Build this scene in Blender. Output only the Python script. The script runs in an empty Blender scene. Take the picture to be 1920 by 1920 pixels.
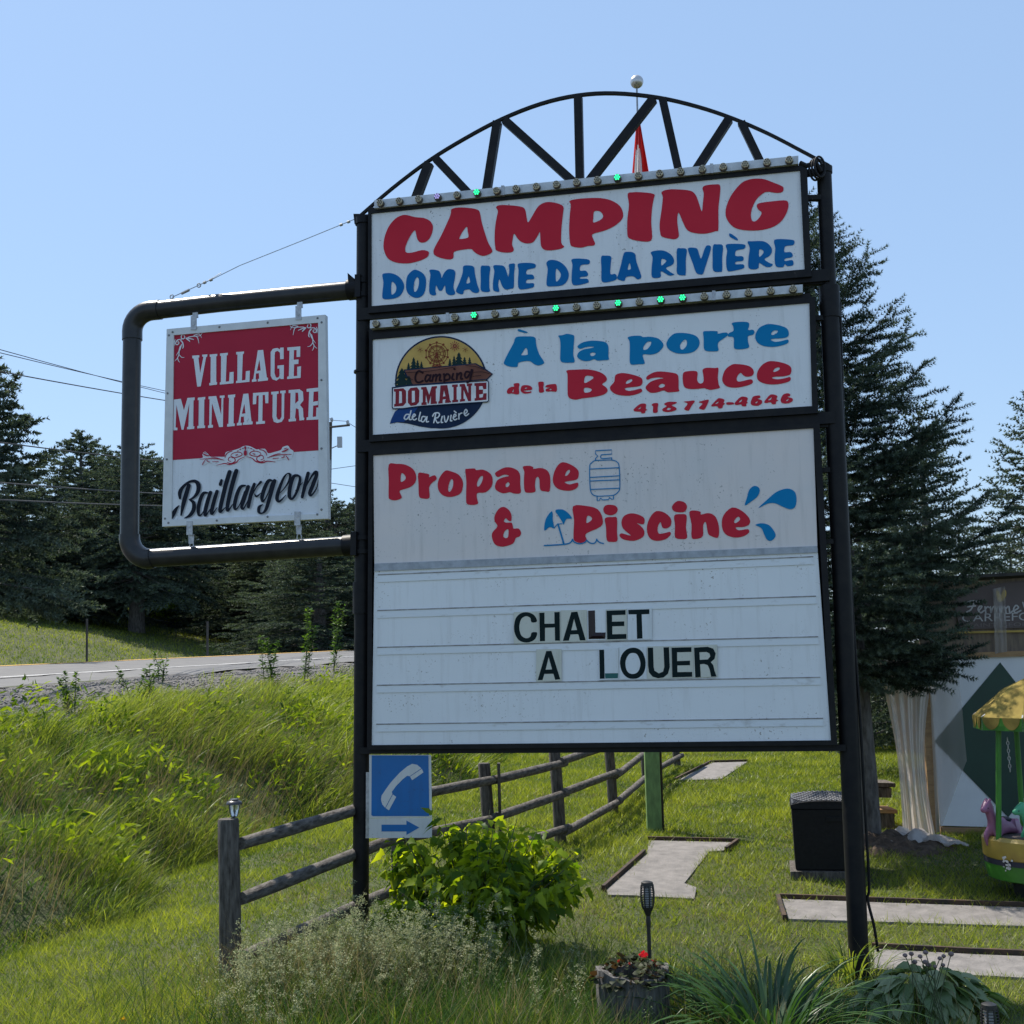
import bpy, bmesh, math, random
import numpy as np
from mathutils import Vector, Matrix
from mathutils.geometry import tessellate_polygon
R = math.radians
rng = np.random.default_rng(7)
random.seed(7)
SC = bpy.context.scene
COL = SC.collection

# ------------------------------------------------------------ camera, sky, sun
EYE = np.array([0.0, 0.0, 2.16])
FPX, HOR, ROLL = 2332.1, 1225.8, 0.02421          # focal length (px of a 1920 frame), horizon row, roll
PITCH = math.atan((HOR - 960) / FPX)
cF = np.array([0, math.cos(PITCH), math.sin(PITCH)])
cR0 = np.array([1.0, 0, 0]); cU0 = np.cross(cR0, cF)
cR = cR0 * math.cos(ROLL) - cU0 * math.sin(ROLL)
cU = cU0 * math.cos(ROLL) + cR0 * math.sin(ROLL)
cam = bpy.data.cameras.new('camera')
camo = bpy.data.objects.new("camera", cam); COL.objects.link(camo)
cam.sensor_fit = 'HORIZONTAL'; cam.sensor_width = 36.0
cam.lens = 36.0 * FPX / 1920.0
cam.clip_start = 0.05; cam.clip_end = 3000
M4 = Matrix.Identity(4)
for i in range(3):
    M4[i][0] = cR[i]; M4[i][1] = cU[i]; M4[i][2] = -cF[i]; M4[i][3] = EYE[i]
camo.matrix_world = M4
SC.camera = camo

SUN = np.array([-0.37, 0.40, 0.84]); SUN /= np.linalg.norm(SUN)
W = bpy.data.worlds.new('World'); SC.world = W; W.use_nodes = True
wn = W.node_tree
sky = wn.nodes.new('ShaderNodeTexSky'); sky.sky_type = 'NISHITA'; sky.sun_disc = False
sky.sun_elevation = math.asin(SUN[2]); sky.sun_rotation = math.atan2(SUN[0], SUN[1])
sky.air_density = 1.15; sky.dust_density = 0.45; sky.ozone_density = 4.0
hz = wn.nodes.new('ShaderNodeMix'); hz.data_type = 'RGBA'; hz.inputs['Factor'].default_value = 0.6      # thin even summer haze over the clear sky
wn.links.new(sky.outputs[0], hz.inputs['A']); hz.inputs['B'].default_value = (2.75, 4.0, 5.95, 1)
wn.links.new(hz.outputs['Result'], wn.nodes['Background'].inputs[0])
wn.nodes['Background'].inputs[1].default_value = 0.095
sl = bpy.data.lights.new('sun', 'SUN'); sl.energy = 4.6; sl.angle = R(0.55); sl.color = (1.0, 0.93, 0.82)
so = bpy.data.objects.new('sun', sl); COL.objects.link(so)
so.rotation_euler = Vector((-SUN).tolist()).to_track_quat('-Z', 'Y').to_euler()
SC.view_settings.view_transform = 'Standard'; SC.view_settings.look = 'None'
SC.view_settings.exposure = 0.75; SC.view_settings.gamma = 1.0
SC.cycles.max_bounces = 8; SC.cycles.transparent_max_bounces = 8
SC.cycles.use_denoising = True

def ray(px, py):
    return cF + cR * (px - 960) / FPX + cU * (960 - py) / FPX
def at(px, py, Y):
    "the point that stands Y metres in front of the eye"
    d = ray(px, py); return EYE + d * (Y / d[1])

# ------------------------------------------------------------ terrain
N0 = np.array([-8.23, 20.0]); RN = np.array([0.967, -0.256]); RT = np.array([0.256, 0.967])
def sstep(a, b, x):
    t = np.clip((x - a) / (b - a), 0, 1); return t * t * (3 - 2 * t)
def road_st(x, y):
    dx = x - N0[0]; dy = y - N0[1]
    return dx * RN[0] + dy * RN[1], dx * RT[0] + dy * RT[1]
def zroad(t): return 1.81 + 0.0138 * np.clip(t, -60, 60)
def wob(x, y):
    return (np.sin(x * 1.7 + 0.6 * y) * np.sin(y * 1.3 - 0.4 * x) * 0.5 + np.sin(x * 0.63 + 1.3) * np.cos(y * 0.51))
def zlawn(x, y):
    return -0.085 * np.clip(x + 1.1, 0, 3.2) * sstep(14, 9.0, y) + 0.012 * wob(x, y)
def ground(x, y):
    x = np.asarray(x, float); y = np.asarray(y, float)
    s, t = road_st(x, y); zr = zroad(t); zl = zlawn(x, y)
    toe = 6.3 + 0.45 * np.sin(t * 0.55) + 0.2 * np.sin(t * 1.7 + 1)
    # right of the road: shoulder, bank, shallow ditch, lawn
    zb = zr - 0.03 * s - 0.05 * (s > 0)
    k = np.clip((s - 0.9) / (toe - 0.9), 0, 1)
    bank = (zr - 0.1) * (1 - k) + zl * k + 0.16 * np.sin(k * math.pi) + 0.05 * wob(x * 1.5, y * 1.5) * np.sin(k * math.pi) - 0.12 * np.exp(-((s - toe + 0.2) / 0.5) ** 2)
    z = np.where(s < 0.9, zb, np.where(s < toe, bank, zl - 0.12 * np.exp(-((s - toe + 0.2) / 0.5) ** 2)))
    z = np.where(s < 0, zr - 0.044 * s, z)
    z = np.where(s < -5, zr + 0.22 + 0.022 * (s + 5), z)
    far = zr + 0.11 - 0.22 * sstep(-10, -11.5, s) + 0.2 * np.clip(-11.5 - s, 0, 14) + 0.03 * np.clip(-25.5 - s, 0, 60)
    far = far + 0.08 * wob(x * 0.5, y * 0.5) * sstep(-11, -14, s)
    z = np.where(s < -10, far, z)
    # near side of the camera the ground climbs to the driveway where the photographer stands
    z = z + 0.45 * sstep(5.2, 0.5, y) * (s > 5)
    return z
def gz(x, y): return float(ground(x, y))
def G(px, py, lim=120):
    "where the view ray through a photo pixel meets the terrain"
    d = ray(px, py); ys = np.linspace(4.5, lim, 6000)
    P = EYE[None] + d[None] * (ys / d[1])[:, None]
    h = P[:, 2] - ground(P[:, 0], P[:, 1]); i = int(np.argmax(h < 0))
    return np.array([P[i, 0], P[i, 1], gz(P[i, 0], P[i, 1])])

# ------------------------------------------------------------ the plane of the road sign
YAW, LEAN, TILT = -0.22531, -0.003506, -0.031997
_n = np.array([-math.sin(YAW), math.cos(YAW), 0]); _e = np.array([math.cos(YAW), math.sin(YAW), 0]); _z = np.array([0, 0, 1.0])
SN = _n * math.cos(TILT) + _z * math.sin(TILT); _z2 = _z * math.cos(TILT) - _n * math.sin(TILT)
SU = _e * math.cos(LEAN) + _z2 * math.sin(LEAN); SV = _z2 * math.cos(LEAN) - _e * math.sin(LEAN)
SQ = np.array([0, 9.9, -2.737])
def S(px, py, off=0.0):
    "a point on the sign plane (off = metres proud of it, towards the front)"
    d = ray(px, py); t = (SQ @ SN) / (d @ SN)
    return EYE + d * t - SN * off

# ------------------------------------------------------------ objects
def link(o, parent=None):
    COL.objects.link(o)
    if parent is not None: o.parent = parent
    return o
def wloc(o):
    v = np.zeros(3)
    while o is not None: v = v + np.array(o.location); o = o.parent
    return v
def tag(o, label, cat=None, group=None):
    o['label'] = label
    if cat: o['category'] = cat
    if group: o['group'] = group
    return o
def thing(name, loc, label, cat, group=None):
    o = bpy.data.objects.new(name, None); o.empty_display_size = 0.1
    o.location = [float(v) for v in loc]; COL.objects.link(o)
    return tag(o, label, cat, group)
def npmesh(name, V, F, mats, parent=None, org=None, smooth=False, tone=None, mi=None):
    "V (n,3) world coordinates, F (m,3) or (m,4) indices, or a list of index lists"
    V = np.asarray(V, np.float32)
    base = wloc(parent) if parent is not None else (np.zeros(3) if org is None else np.asarray(org, float))
    V = V - base.astype(np.float32)
    me = bpy.data.meshes.new(name)
    if isinstance(F, np.ndarray):
        k = F.shape[1]; m = len(F)
        me.vertices.add(len(V)); me.vertices.foreach_set('co', V.ravel())
        me.loops.add(m * k); me.loops.foreach_set('vertex_index', F.astype(np.int32).ravel())
        me.polygons.add(m); me.polygons.foreach_set('loop_start', np.arange(0, m * k, k, dtype=np.int32))
        me.update(calc_edges=True)
    else:
        me.from_pydata(V.tolist(), [], F); me.update()
    for m_ in (mats if isinstance(mats, (list, tuple)) else [mats]): me.materials.append(m_)
    if mi is not None: me.polygons.foreach_set('material_index', np.asarray(mi, np.int32))
    if smooth: me.polygons.foreach_set('use_smooth', np.ones(len(me.polygons), bool))
    if tone is not None:
        a = me.attributes.new('tone', 'FLOAT', 'POINT'); a.data.foreach_set('value', np.asarray(tone, np.float32))
    o = bpy.data.objects.new(name, me)
    if parent is None and org is not None: o.location = [float(v) for v in org]
    return link(o, parent)
class MB:
    def __init__(self): self.v = []; self.f = []; self.m = []; self.n = 0
    def add(self, V, F, m=0):
        self.v.append(np.asarray(V, float)); self.f += [[i + self.n for i in f] for f in F]; self.m += [m] * len(F); self.n += len(V); return self
    def prism(self, A, B, m=0, caps=True):
        "a solid between two matching loops of points"
        n = len(A); F = [[i, (i + 1) % n, n + (i + 1) % n, n + i] for i in range(n)]
        if caps: F += [list(range(n))[::-1], list(range(n, 2 * n))]
        return self.add(list(A) + list(B), F, m)
    def box(self, c, s, rz=0, m=0, ax=None):
        c = np.asarray(c, float); s = np.asarray(s, float) / 2
        X = np.array([math.cos(rz), math.sin(rz), 0]); Y = np.array([-math.sin(rz), math.cos(rz), 0]); Z = np.array([0, 0, 1.0])
        if ax is not None: X, Y, Z = [np.asarray(a, float) for a in ax]
        q = [(-1, -1), (1, -1), (1, 1), (-1, 1)]
        A = [c + X * a * s[0] + Y * b * s[1] - Z * s[2] for a, b in q]; B = [c + X * a * s[0] + Y * b * s[1] + Z * s[2] for a, b in q]
        return self.prism(A, B, m)
    def tube(self, P, r, n=10, m=0, caps=True):
        P = [np.asarray(p, float) for p in P]; k = len(P)
        rr = [r] * k if np.isscalar(r) else list(r)
        V = []; pu = None
        for i, p in enumerate(P):
            d = P[min(i + 1, k - 1)] - P[max(i - 1, 0)]; d = d / (np.linalg.norm(d) + 1e-12)
            u = np.cross(d, [0, 0, 1.0]) if pu is None else pu - d * (pu @ d)
            if np.linalg.norm(u) < 1e-3: u = np.cross(d, [0, 1.0, 0])
            u /= np.linalg.norm(u); pu = u; w = np.cross(d, u)
            V += [p + (u * math.cos(2 * math.pi * j / n) + w * math.sin(2 * math.pi * j / n)) * rr[i] for j in range(n)]
        F = [[i * n + j, i * n + (j + 1) % n, (i + 1) * n + (j + 1) % n, (i + 1) * n + j] for i in range(k - 1) for j in range(n)]
        if caps: F += [list(range(n))[::-1], list(range((k - 1) * n, k * n))]
        return self.add(V, F, m)
    def lathe(self, c, prof, n=20, axis=(0, 0, 1), m=0):
        c = np.asarray(c, float); a = np.asarray(axis, float); a /= np.linalg.norm(a)
        return self.tube([c + a * h for r, h in prof], [max(r, 1e-4) for r, h in prof], n, m) if False else self._lathe(c, prof, n, a, m)
    def _lathe(self, c, prof, n, a, m):
        u = np.cross(a, [0.31, 0.9, 0.11]); u /= np.linalg.norm(u); w = np.cross(a, u); V = []
        for r, h in prof:
            V += [c + a * h + (u * math.cos(2 * math.pi * j / n) + w * math.sin(2 * math.pi * j / n)) * max(r, 1e-4) for j in range(n)]
        k = len(prof)
        F = [[i * n + j, i * n + (j + 1) % n, (i + 1) * n + (j + 1) % n, (i + 1) * n + j] for i in range(k - 1) for j in range(n)]
        F += [list(range(n))[::-1], list(range((k - 1) * n, k * n))]
        return self.add(V, F, m)
    def build(self, name, mats, parent=None, org=None, smooth=False, bevel=0.0):
        V = np.concatenate(self.v); o = npmesh(name, V, self.f, mats, parent, org, False, None, self.m)
        me = o.data
        bm = bmesh.new(); bm.from_mesh(me); bmesh.ops.recalc_face_normals(bm, faces=bm.faces)
        if bevel > 0:
            bmesh.ops.remove_doubles(bm, verts=bm.verts, dist=1e-5)
            bmesh.ops.bevel(bm, geom=list(bm.edges), offset=bevel, segments=2, affect='EDGES', profile=0.6)
        bm.to_mesh(me); bm.free()
        if smooth:
            me.polygons.foreach_set('use_smooth', np.ones(len(me.polygons), bool))
            me.set_sharp_from_angle(angle=R(38))
        return o

# ------------------------------------------------------------ materials
def newmat(name):
    m = bpy.data.materials.new(name); m.use_nodes = True
    return m, m.node_tree, m.node_tree.nodes['Principled BSDF']
def nd(nt, t, **kw):
    n = nt.nodes.new(t)
    for k, v in kw.items(): setattr(n, k, v)
    return n
def ramp(nt, fac, stops):
    r = nt.nodes.new('ShaderNodeValToRGB'); e = r.color_ramp.elements
    while len(e) < len(stops): e.new(0.5)
    for q, (p, c) in zip(e, stops): q.position = p; q.color = (*c, 1) if len(c) == 3 else c
    nt.links.new(fac, r.inputs[0]); return r.outputs[0]
def coords(nt, scale=(1, 1, 1), rot=(0, 0, 0)):
    tc = nd(nt, 'ShaderNodeTexCoord'); mp = nd(nt, 'ShaderNodeMapping')
    mp.inputs['Scale'].default_value = scale; mp.inputs['Rotation'].default_value = rot
    nt.links.new(tc.outputs['Object'], mp.inputs[0]); return mp.outputs[0]
def noise(nt, vec, scale, detail=5, rough=0.6):
    n = nd(nt, 'ShaderNodeTexNoise'); n.inputs['Scale'].default_value = scale; n.inputs['Detail'].default_value = detail; n.inputs['Roughness'].default_value = rough
    nt.links.new(vec, n.inputs['Vector']); return n.outputs['Fac']
def bump(nt, b, h, strength=0.3, dist=0.01):
    n = nd(nt, 'ShaderNodeBump'); n.inputs['Strength'].default_value = strength; n.inputs['Distance'].default_value = dist
    nt.links.new(h, n.inputs['Height']); nt.links.new(n.outputs[0], b.inputs['Normal'])
def mat(name, c1, c2=None, scale=6, rough=0.6, metal=0.0, stretch=(1, 1, 1), lo=0.35, hi=0.65, bs=0.0, bd=0.01, spec=0.5, bscale=None):
    m, nt, b = newmat(name); b.inputs['Roughness'].default_value = rough; b.inputs['Metallic'].default_value = metal
    b.inputs['Specular IOR Level'].default_value = spec
    if c2 is None: c2 = tuple(v * 0.8 for v in c1)
    v = coords(nt, stretch); f = noise(nt, v, scale)
    nt.links.new(ramp(nt, f, [(lo, c1), (hi, c2)]), b.inputs['Base Color'])
    if bs > 0: bump(nt, b, noise(nt, v, bscale or scale * 3), bs, bd)
    return m
def speckled(name, c, dirt=(0.12, 0.11, 0.09), amount=0.30, rough=0.35, streak=0.06, tint=None):
    "painted or acrylic sheet with fly specks, faint grime and streaks"
    m, nt, b = newmat(name); b.inputs['Roughness'].default_value = rough
    v = coords(nt); v2 = coords(nt, (14, 14, 1.2))
    base = ramp(nt, noise(nt, v, 1.6, 3), [(0.3, c), (0.75, tint or tuple(q * 0.93 for q in c))])
    st = ramp(nt, noise(nt, v2, 1.3, 4), [(0.52, (0, 0, 0)), (0.8, (streak * 4,) * 3)])
    sp = ramp(nt, noise(nt, v, 55, 2, 0.5), [(0.665 - amount * 0.05, (0, 0, 0)), (0.69, (1, 1, 1))])
    big = ramp(nt, noise(nt, v, 3.1, 2), [(0.45, (0, 0, 0)), (0.65, (1, 1, 1))])
    mul = nd(nt, 'ShaderNodeMath', operation='MULTIPLY'); nt.links.new(sp, mul.inputs[0]); nt.links.new(big, mul.inputs[1])
    mx = nd(nt, 'ShaderNodeMath', operation='MAXIMUM'); nt.links.new(mul.outputs[0], mx.inputs[0]); nt.links.new(st, mx.inputs[1])
    k = nd(nt, 'ShaderNodeMath', operation='MULTIPLY'); k.inputs[1].default_value = 0.75; nt.links.new(mx.outputs[0], k.inputs[0])
    mix = nd(nt, 'ShaderNodeMix', data_type='RGBA'); nt.links.new(k.outputs[0], mix.inputs['Factor'])
    nt.links.new(base, mix.inputs['A']); mix.inputs['B'].default_value = (*dirt, 1)
    nt.links.new(mix.outputs['Result'], b.inputs['Base Color'])
    return m
def leafmat(name, dark, light, trans=0.4, rough=0.45, gloss=0.12, tcol=None):
    "foliage: per-leaf tone, lets sunlight through"
    m = bpy.data.materials.new(name); m.use_nodes = True; nt = m.node_tree; nt.nodes.clear()
    out = nd(nt, 'ShaderNodeOutputMaterial'); a = nd(nt, 'ShaderNodeAttribute', attribute_name='tone')
    c = ramp(nt, a.outputs['Fac'], [(0.0, dark), (1.0, light)])
    d = nd(nt, 'ShaderNodeBsdfDiffuse'); t = nd(nt, 'ShaderNodeBsdfTranslucent'); g = nd(nt, 'ShaderNodeBsdfGlossy'); g.inputs['Roughness'].default_value = rough
    nt.links.new(c, d.inputs[0])
    hs = nd(nt, 'ShaderNodeMix', data_type='RGBA', blend_type='MULTIPLY'); hs.inputs['Factor'].default_value = 1.0
    nt.links.new(c, hs.inputs['A']); hs.inputs['B'].default_value = (*(tcol or (1.5, 1.4, 0.55)), 1); nt.links.new(hs.outputs['Result'], t.inputs[0])
    m1 = nd(nt, 'ShaderNodeMixShader'); m1.inputs[0].default_value = trans; nt.links.new(d.outputs[0], m1.inputs[1]); nt.links.new(t.outputs[0], m1.inputs[2])
    m2 = nd(nt, 'ShaderNodeMixShader'); m2.inputs[0].default_value = gloss * 0.22; nt.links.new(m1.outputs[0], m2.inputs[1]); nt.links.new(g.outputs[0], m2.inputs[2])
    nt.links.new(m2.outputs[0], out.inputs[0]); return m
def glow(name, c, s):
    m, nt, b = newmat(name); b.inputs['Base Color'].default_value = (*c, 1); b.inputs['Emission Color'].default_value = (*c, 1); b.inputs['Emission Strength'].default_value = s; return m

def worn(name, c1, c2, chip, rough, spec):
    "dark coating with scuffs and chips that show a paler undercoat"
    m = mat(name, c1, c2, 9, rough, bs=0.2, bd=0.004, spec=spec); nt = m.node_tree; b = nt.nodes['Principled BSDF']; old = b.inputs['Base Color'].links[0].from_socket
    v = coords(nt, (1, 1, .35)); a = ramp(nt, noise(nt, v, 34, 6, .7), [(.66, (0, 0, 0)), (.72, (1, 1, 1))]); k = ramp(nt, noise(nt, v, 3.7, 3), [(.48, (0, 0, 0)), (.62, (.8, .8, .8))])
    mu = nd(nt, 'ShaderNodeMath', operation='MULTIPLY'); nt.links.new(a, mu.inputs[0]); nt.links.new(k, mu.inputs[1])
    mx = nd(nt, 'ShaderNodeMix', data_type='RGBA'); nt.links.new(mu.outputs[0], mx.inputs['Factor']); nt.links.new(old, mx.inputs['A']); mx.inputs['B'].default_value = (*chip, 1); nt.links.new(mx.outputs['Result'], b.inputs['Base Color']); return m
BLACK = worn('black_paint', (0.006, 0.006, 0.008), (0.014, 0.013, 0.013), (.085, .075, .07), 0.5, 0.2)
PIPE = worn('black_plastic_pipe', (0.018, 0.018, 0.020), (0.030, 0.029, 0.029), (.06, .058, .056), 0.30, 0.35)
WHITE = speckled('white_acrylic', (0.79, 0.79, 0.81), amount=0.1)
WARM = speckled('aged_acrylic', (0.74, 0.655, 0.62), amount=0.25, tint=(0.66, 0.62, 0.61))
BOARD = speckled('letter_board_acrylic', (0.80, 0.805, 0.82), dirt=(0.2, 0.15, 0.1), amount=0.45)
RED = mat('red_vinyl', (0.54, 0.02, 0.042), (0.57, 0.024, 0.046), 2, 0.5, spec=0.12)
BLUE = mat('blue_vinyl', (0.0, 0.125, 0.37), (0.003, 0.14, 0.40), 2, 0.5, spec=0.12)
CYAN = mat('light_blue_vinyl', (0.0, 0.19, 0.43), (0.003, 0.205, 0.45), 2, 0.5, spec=0.12)
ALU = mat('aluminium', (0.60, 0.61, 0.62), (0.46, 0.47, 0.48), 12, 0.45, 0.35, bs=0.05)
GALV = mat('galvanised_steel', (0.5, 0.5, 0.5), (0.33, 0.33, 0.34), 30, 0.45, 0.6)
TRACK = mat('grimy_white_plastic', (0.74, 0.76, 0.79), (0.42, 0.39, 0.36), 9, 0.4, stretch=(1, 1, 2), lo=0.58, hi=0.9)
GRIME = mat('grime_line', (0.16, 0.14, 0.13), (0.4, 0.38, 0.36), 11, 0.7)
WOOD = mat('weathered_grey_wood', (0.035, 0.029, 0.024), (0.135, 0.12, 0.105), 14, 0.9, stretch=(3, 3, 0.5), bs=0.8, bd=0.012)
RAILW = mat('weathered_rail_wood', (0.035, 0.029, 0.024), (0.15, 0.135, 0.12), 14, 0.9, stretch=(1.6, .45, 3), bs=0.8, bd=0.012)

# ------------------------------------------------------------ lettering helpers
def pts(s, k):
    ox, oy, sc = k
    return [(ox + float(a) / sc, oy + float(b) / sc) for a, b in (p.split(',') for p in s.split())]
def smoothloop(P, q=3):
    n = len(P); out = []
    for i in range(n):
        p0, p1, p2, p3 = P[i - 1], P[i], P[(i + 1) % n], P[(i + 2) % n]
        for j in range(q):
            t = j / q
            out.append(tuple(0.5 * ((2 * p1[c]) + (-p0[c] + p2[c]) * t + (2 * p0[c] - 5 * p1[c] + 4 * p2[c] - p3[c]) * t * t + (-p0[c] + 3 * p1[c] - 3 * p2[c] + p3[c]) * t ** 3) for c in (0, 1)))
    return out
def smoothline(P, q=5):
    n = len(P); out = []
    for i in range(n - 1):
        p0, p1, p2, p3 = P[max(i - 1, 0)], P[i], P[i + 1], P[min(i + 2, n - 1)]
        for j in range(q):
            t = j / q
            out.append(tuple(0.5 * ((2 * p1[c]) + (-p0[c] + p2[c]) * t + (2 * p0[c] - 5 * p1[c] + 4 * p2[c] - p3[c]) * t * t + (-p0[c] + 3 * p1[c] - 3 * p2[c] + p3[c]) * t ** 3) for c in range(len(p1))))
    out.append(tuple(P[-1])); return out
class Flat:
    "thin vinyl shapes lying on a plane given by a mapping px -> point"
    def __init__(self, plane=S, off=0.004): self.mb = MB(); self.pl = plane; self.off = off; self.k = 0
    def shape(self, s, key, smooth=True, m=0, off=None):
        loops = []
        for part in s.split('|'):
            P = pts(part, key) if isinstance(part, str) else part
            loops.append(smoothloop(P) if smooth else P)
        self.loops(loops, m, off)
    def loops(self, loops, m=0, off=None):
        o = self.off if off is None else off
        flat = [p for L in loops for p in L]
        tris = tessellate_polygon([[Vector((p[0], -p[1], 0)) for p in L] for L in loops])
        self.mb.add([self.pl(p[0], p[1], o) for p in flat], [list(t) for t in tris], m)
    def stroke(self, P, w, m=0, off=None, q=5, smooth=True, caps=True):
        "P px points, w px width: one number or one per point; each stroke 0.15 mm above the last"
        self.k += 1
        o = (self.off if off is None else off) + 0.00015 * self.k
        if np.isscalar(w): w = [w] * len(P)
        L = [(p[0], p[1], ww) for p, ww in zip(P, w)]
        if smooth and len(L) > 2: L = smoothline(L, q)
        n = len(L); V = []
        for i, (x, y, ww) in enumerate(L):
            a = L[max(i - 1, 0)]; b = L[min(i + 1, n - 1)]; dx, dy = b[0] - a[0], b[1] - a[1]; l = math.hypot(dx, dy) + 1e-9
            V += [self.pl(x - dy / l * ww / 2, y + dx / l * ww / 2, o), self.pl(x + dy / l * ww / 2, y - dx / l * ww / 2, o)]
        self.mb.add(V, [[2 * i, 2 * i + 1, 2 * i + 3, 2 * i + 2] for i in range(n - 1)], m)
        if caps:
            for (x, y, ww), e in ((L[0], 1), (L[-1], 2)):
                if ww > 0.8:
                    self.k += 1; o2 = (self.off if off is None else off) + 0.00015 * self.k
                    self.mb.add([self.pl(x + math.cos(a) * ww / 2, y + math.sin(a) * ww / 2, o2) for a in np.linspace(0, 6.2832, 9)[:-1]], [list(range(8))], m)
    def st(self, s, key, w, m=0, off=None, smooth=True):
        ww = [float(x.split(',')[2]) / key[2] if x.count(',') == 2 else w / key[2] for x in s.split()]
        self.stroke(pts(' '.join(','.join(x.split(',')[:2]) for x in s.split()), key), ww, m, off, smooth=smooth)
    def circle(self, c, r, m=0, off=None, n=40): self.loops([[(c[0] + r * math.cos(t), c[1] + r * math.sin(t)) for t in np.linspace(0, 2 * math.pi, n + 1)[:-1]]], m, off)
    def build(self, name, mats, parent): return self.mb.build(name, mats, parent)
# ============================================================ THE ROAD SIGN
KA = (700, 330, 4.8); KB = (1050, 310, 4.1739); KC = (930, 580, 6.4); KD = (1160, 580, 5.3333); KE = (710, 840, 4.8); KF = (1000, 820, 3.5556)
KG = (300, 590, 6); KH = (300, 820, 6); KI = (940, 1120, 4.3636); KL = (700, 600, 7.3846); KP = (660, 1400, 6.4)
root = thing('roadside_sign', S(668, 1740, -0.1), 'tall black steel roadside sign with stacked white panels under an arched truss', 'road sign')
def quadprism(q, o1, o0, mb, m=0):
    mb.prism([S(x, y, o1) for x, y in q], [S(x, y, o0) for x, y in q], m); return mb
def grow(q, l, t, r, b):
    "a TL TR BR BL quad of px grown by px margins"
    (a, c, d, e) = q
    return [(a[0] - l, a[1] - t), (c[0] + r, c[1] - t), (d[0] + r, d[1] + b), (e[0] - l, e[1] + b)]
def framebars(inner, outer, o1, o0, mb, m=0):
    for i in range(4):
        j = (i + 1) % 4
        quadprism([outer[i], outer[j], inner[j], inner[i]], o1, o0, mb, m)
# posts
for base, top, r, cap in (((668, 1790), (675.5, 404), 0.066, 0.074), ((1613.5, 1850), (1555, 545), 0.073, 0.086)):
    lo = S(*base, -0.10); lo[2] = gz(lo[0], lo[1]) - 0.12; hi = S(*top, -0.10)
    mb = MB().tube([lo, lo * 0.5 + hi * 0.5, hi], r, 20)
    P_ = mb.build('post', [BLACK], root, smooth=True)
    if cap == 0.086:
        c1, c0 = S(1555, 530, -0.10), S(1558, 590, -0.10)
        MB().tube([c0, c1], 0.080, 20).build('collar', [BLACK], P_, smooth=True)
        MB().tube([hi, S(1545.5, 312, -0.10)], 0.058, 18).tube([S(1545.5, 316, -0.1), S(1545.3, 304, -0.1)], 0.066, 18).build('post_top', [BLACK], P_, smooth=True)
    else:
        MB().tube([S(675.4, 414, -0.1), S(675.5, 402, -0.1)], 0.079, 18).build('collar', [BLACK], P_, smooth=True)
        for y in (690, 1090): MB().tube([S(672.5 - (y - 700) * .004, y, -0.1), S(672.5 - (y - 700) * .004, y + (4 if y == 690 else 60), -0.1)], 0.077, 18).build('collar', [BLACK], P_, smooth=True)
# cross beams that carry the cabinets
for a, b, h in (((668, 588), (1556, 513), 22), ((668, 836), (1566, 781), 22), ((672, 1408), (1586, 1402.5), 12), ((690, 625), (1520, 556), 16)):
    mb = MB(); quadprism([(a[0], a[1] - h / 2), (b[0], b[1] - h / 2), (b[0], b[1] + h / 2), (a[0], a[1] + h / 2)], -0.02, -0.12, mb)
    mb.build('cross_beam', [BLACK], root)
for y, x0, x1 in ((361, 1506, 1540), (588, 1518, 1548), (520, 1510, 1545), (790, 1522, 1556), (875, 1530, 1558), (1010, 1536, 1566)):
    mb = MB(); quadprism([(x0, y), (x1, y - 1), (x1, y + 8), (x0, y + 9)], -0.05, -0.1, mb); mb.build('bracket', [BLACK], root)
# arched truss
arc = smoothline([(664, 402), (728, 347), (798, 294), (866, 252), (936, 215), (1010, 186), (1080, 170), (1150, 166), (1232, 174), (1306, 191), (1375, 214), (1440, 242), (1500, 273), (1556, 303)], 4)
mb = MB(); n = len(arc)
for i in range(n - 1):
    (x0, y0), (x1, y1) = arc[i], arc[i + 1]
    quadprism([(x0, y0 - 2.9), (x1, y1 - 2.9), (x1, y1 + 2.6), (x0, y0 + 2.6)], -0.075, -0.105, mb)
mb.add([S(658, 396, -0.06), S(672, 396, -0.06), S(672, 425, -0.06), S(660, 415, -0.06), S(658, 396, -0.1), S(672, 396, -0.1), S(672, 425, -0.1), S(660, 415, -0.1)], [[0, 1, 2, 3], [4, 5, 6, 7], [0, 1, 5, 4], [1, 2, 6, 5], [2, 3, 7, 6], [3, 0, 4, 7]])
truss = mb.build('arched_truss', [BLACK], root)
for (bx, by), (tx, ty) in (((769, 378), (799, 298)), ((884, 366), (811, 289)), ((905, 366), (928, 220)), ((1079, 340), (942, 217)), ((1084, 340), (1080.5, 172)), ((1098, 337), (1223, 176)), ((1273, 324), (1240, 176)), ((1298, 319), (1366, 214)), ((1429, 304), (1389, 221))):
    l = math.hypot(tx - bx, ty - by); ux, uy = (tx - bx) / l, (ty - by) / l; bx -= ux * 14; by -= uy * 14; w = 7.6
    mb = MB(); quadprism([(bx - uy * w, by + ux * w), (tx - uy * w, ty + ux * w), (tx + uy * w, ty - ux * w), (bx + uy * w, by - ux * w)], -0.065, -0.125, mb)
    mb.build('truss_strut', [BLACK], truss)
mb = MB(); quadprism([(668, 398), (1542, 308), (1542, 318), (668, 408)], -0.065, -0.125, mb); mb.build('lower_chord', [BLACK], truss)
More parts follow.
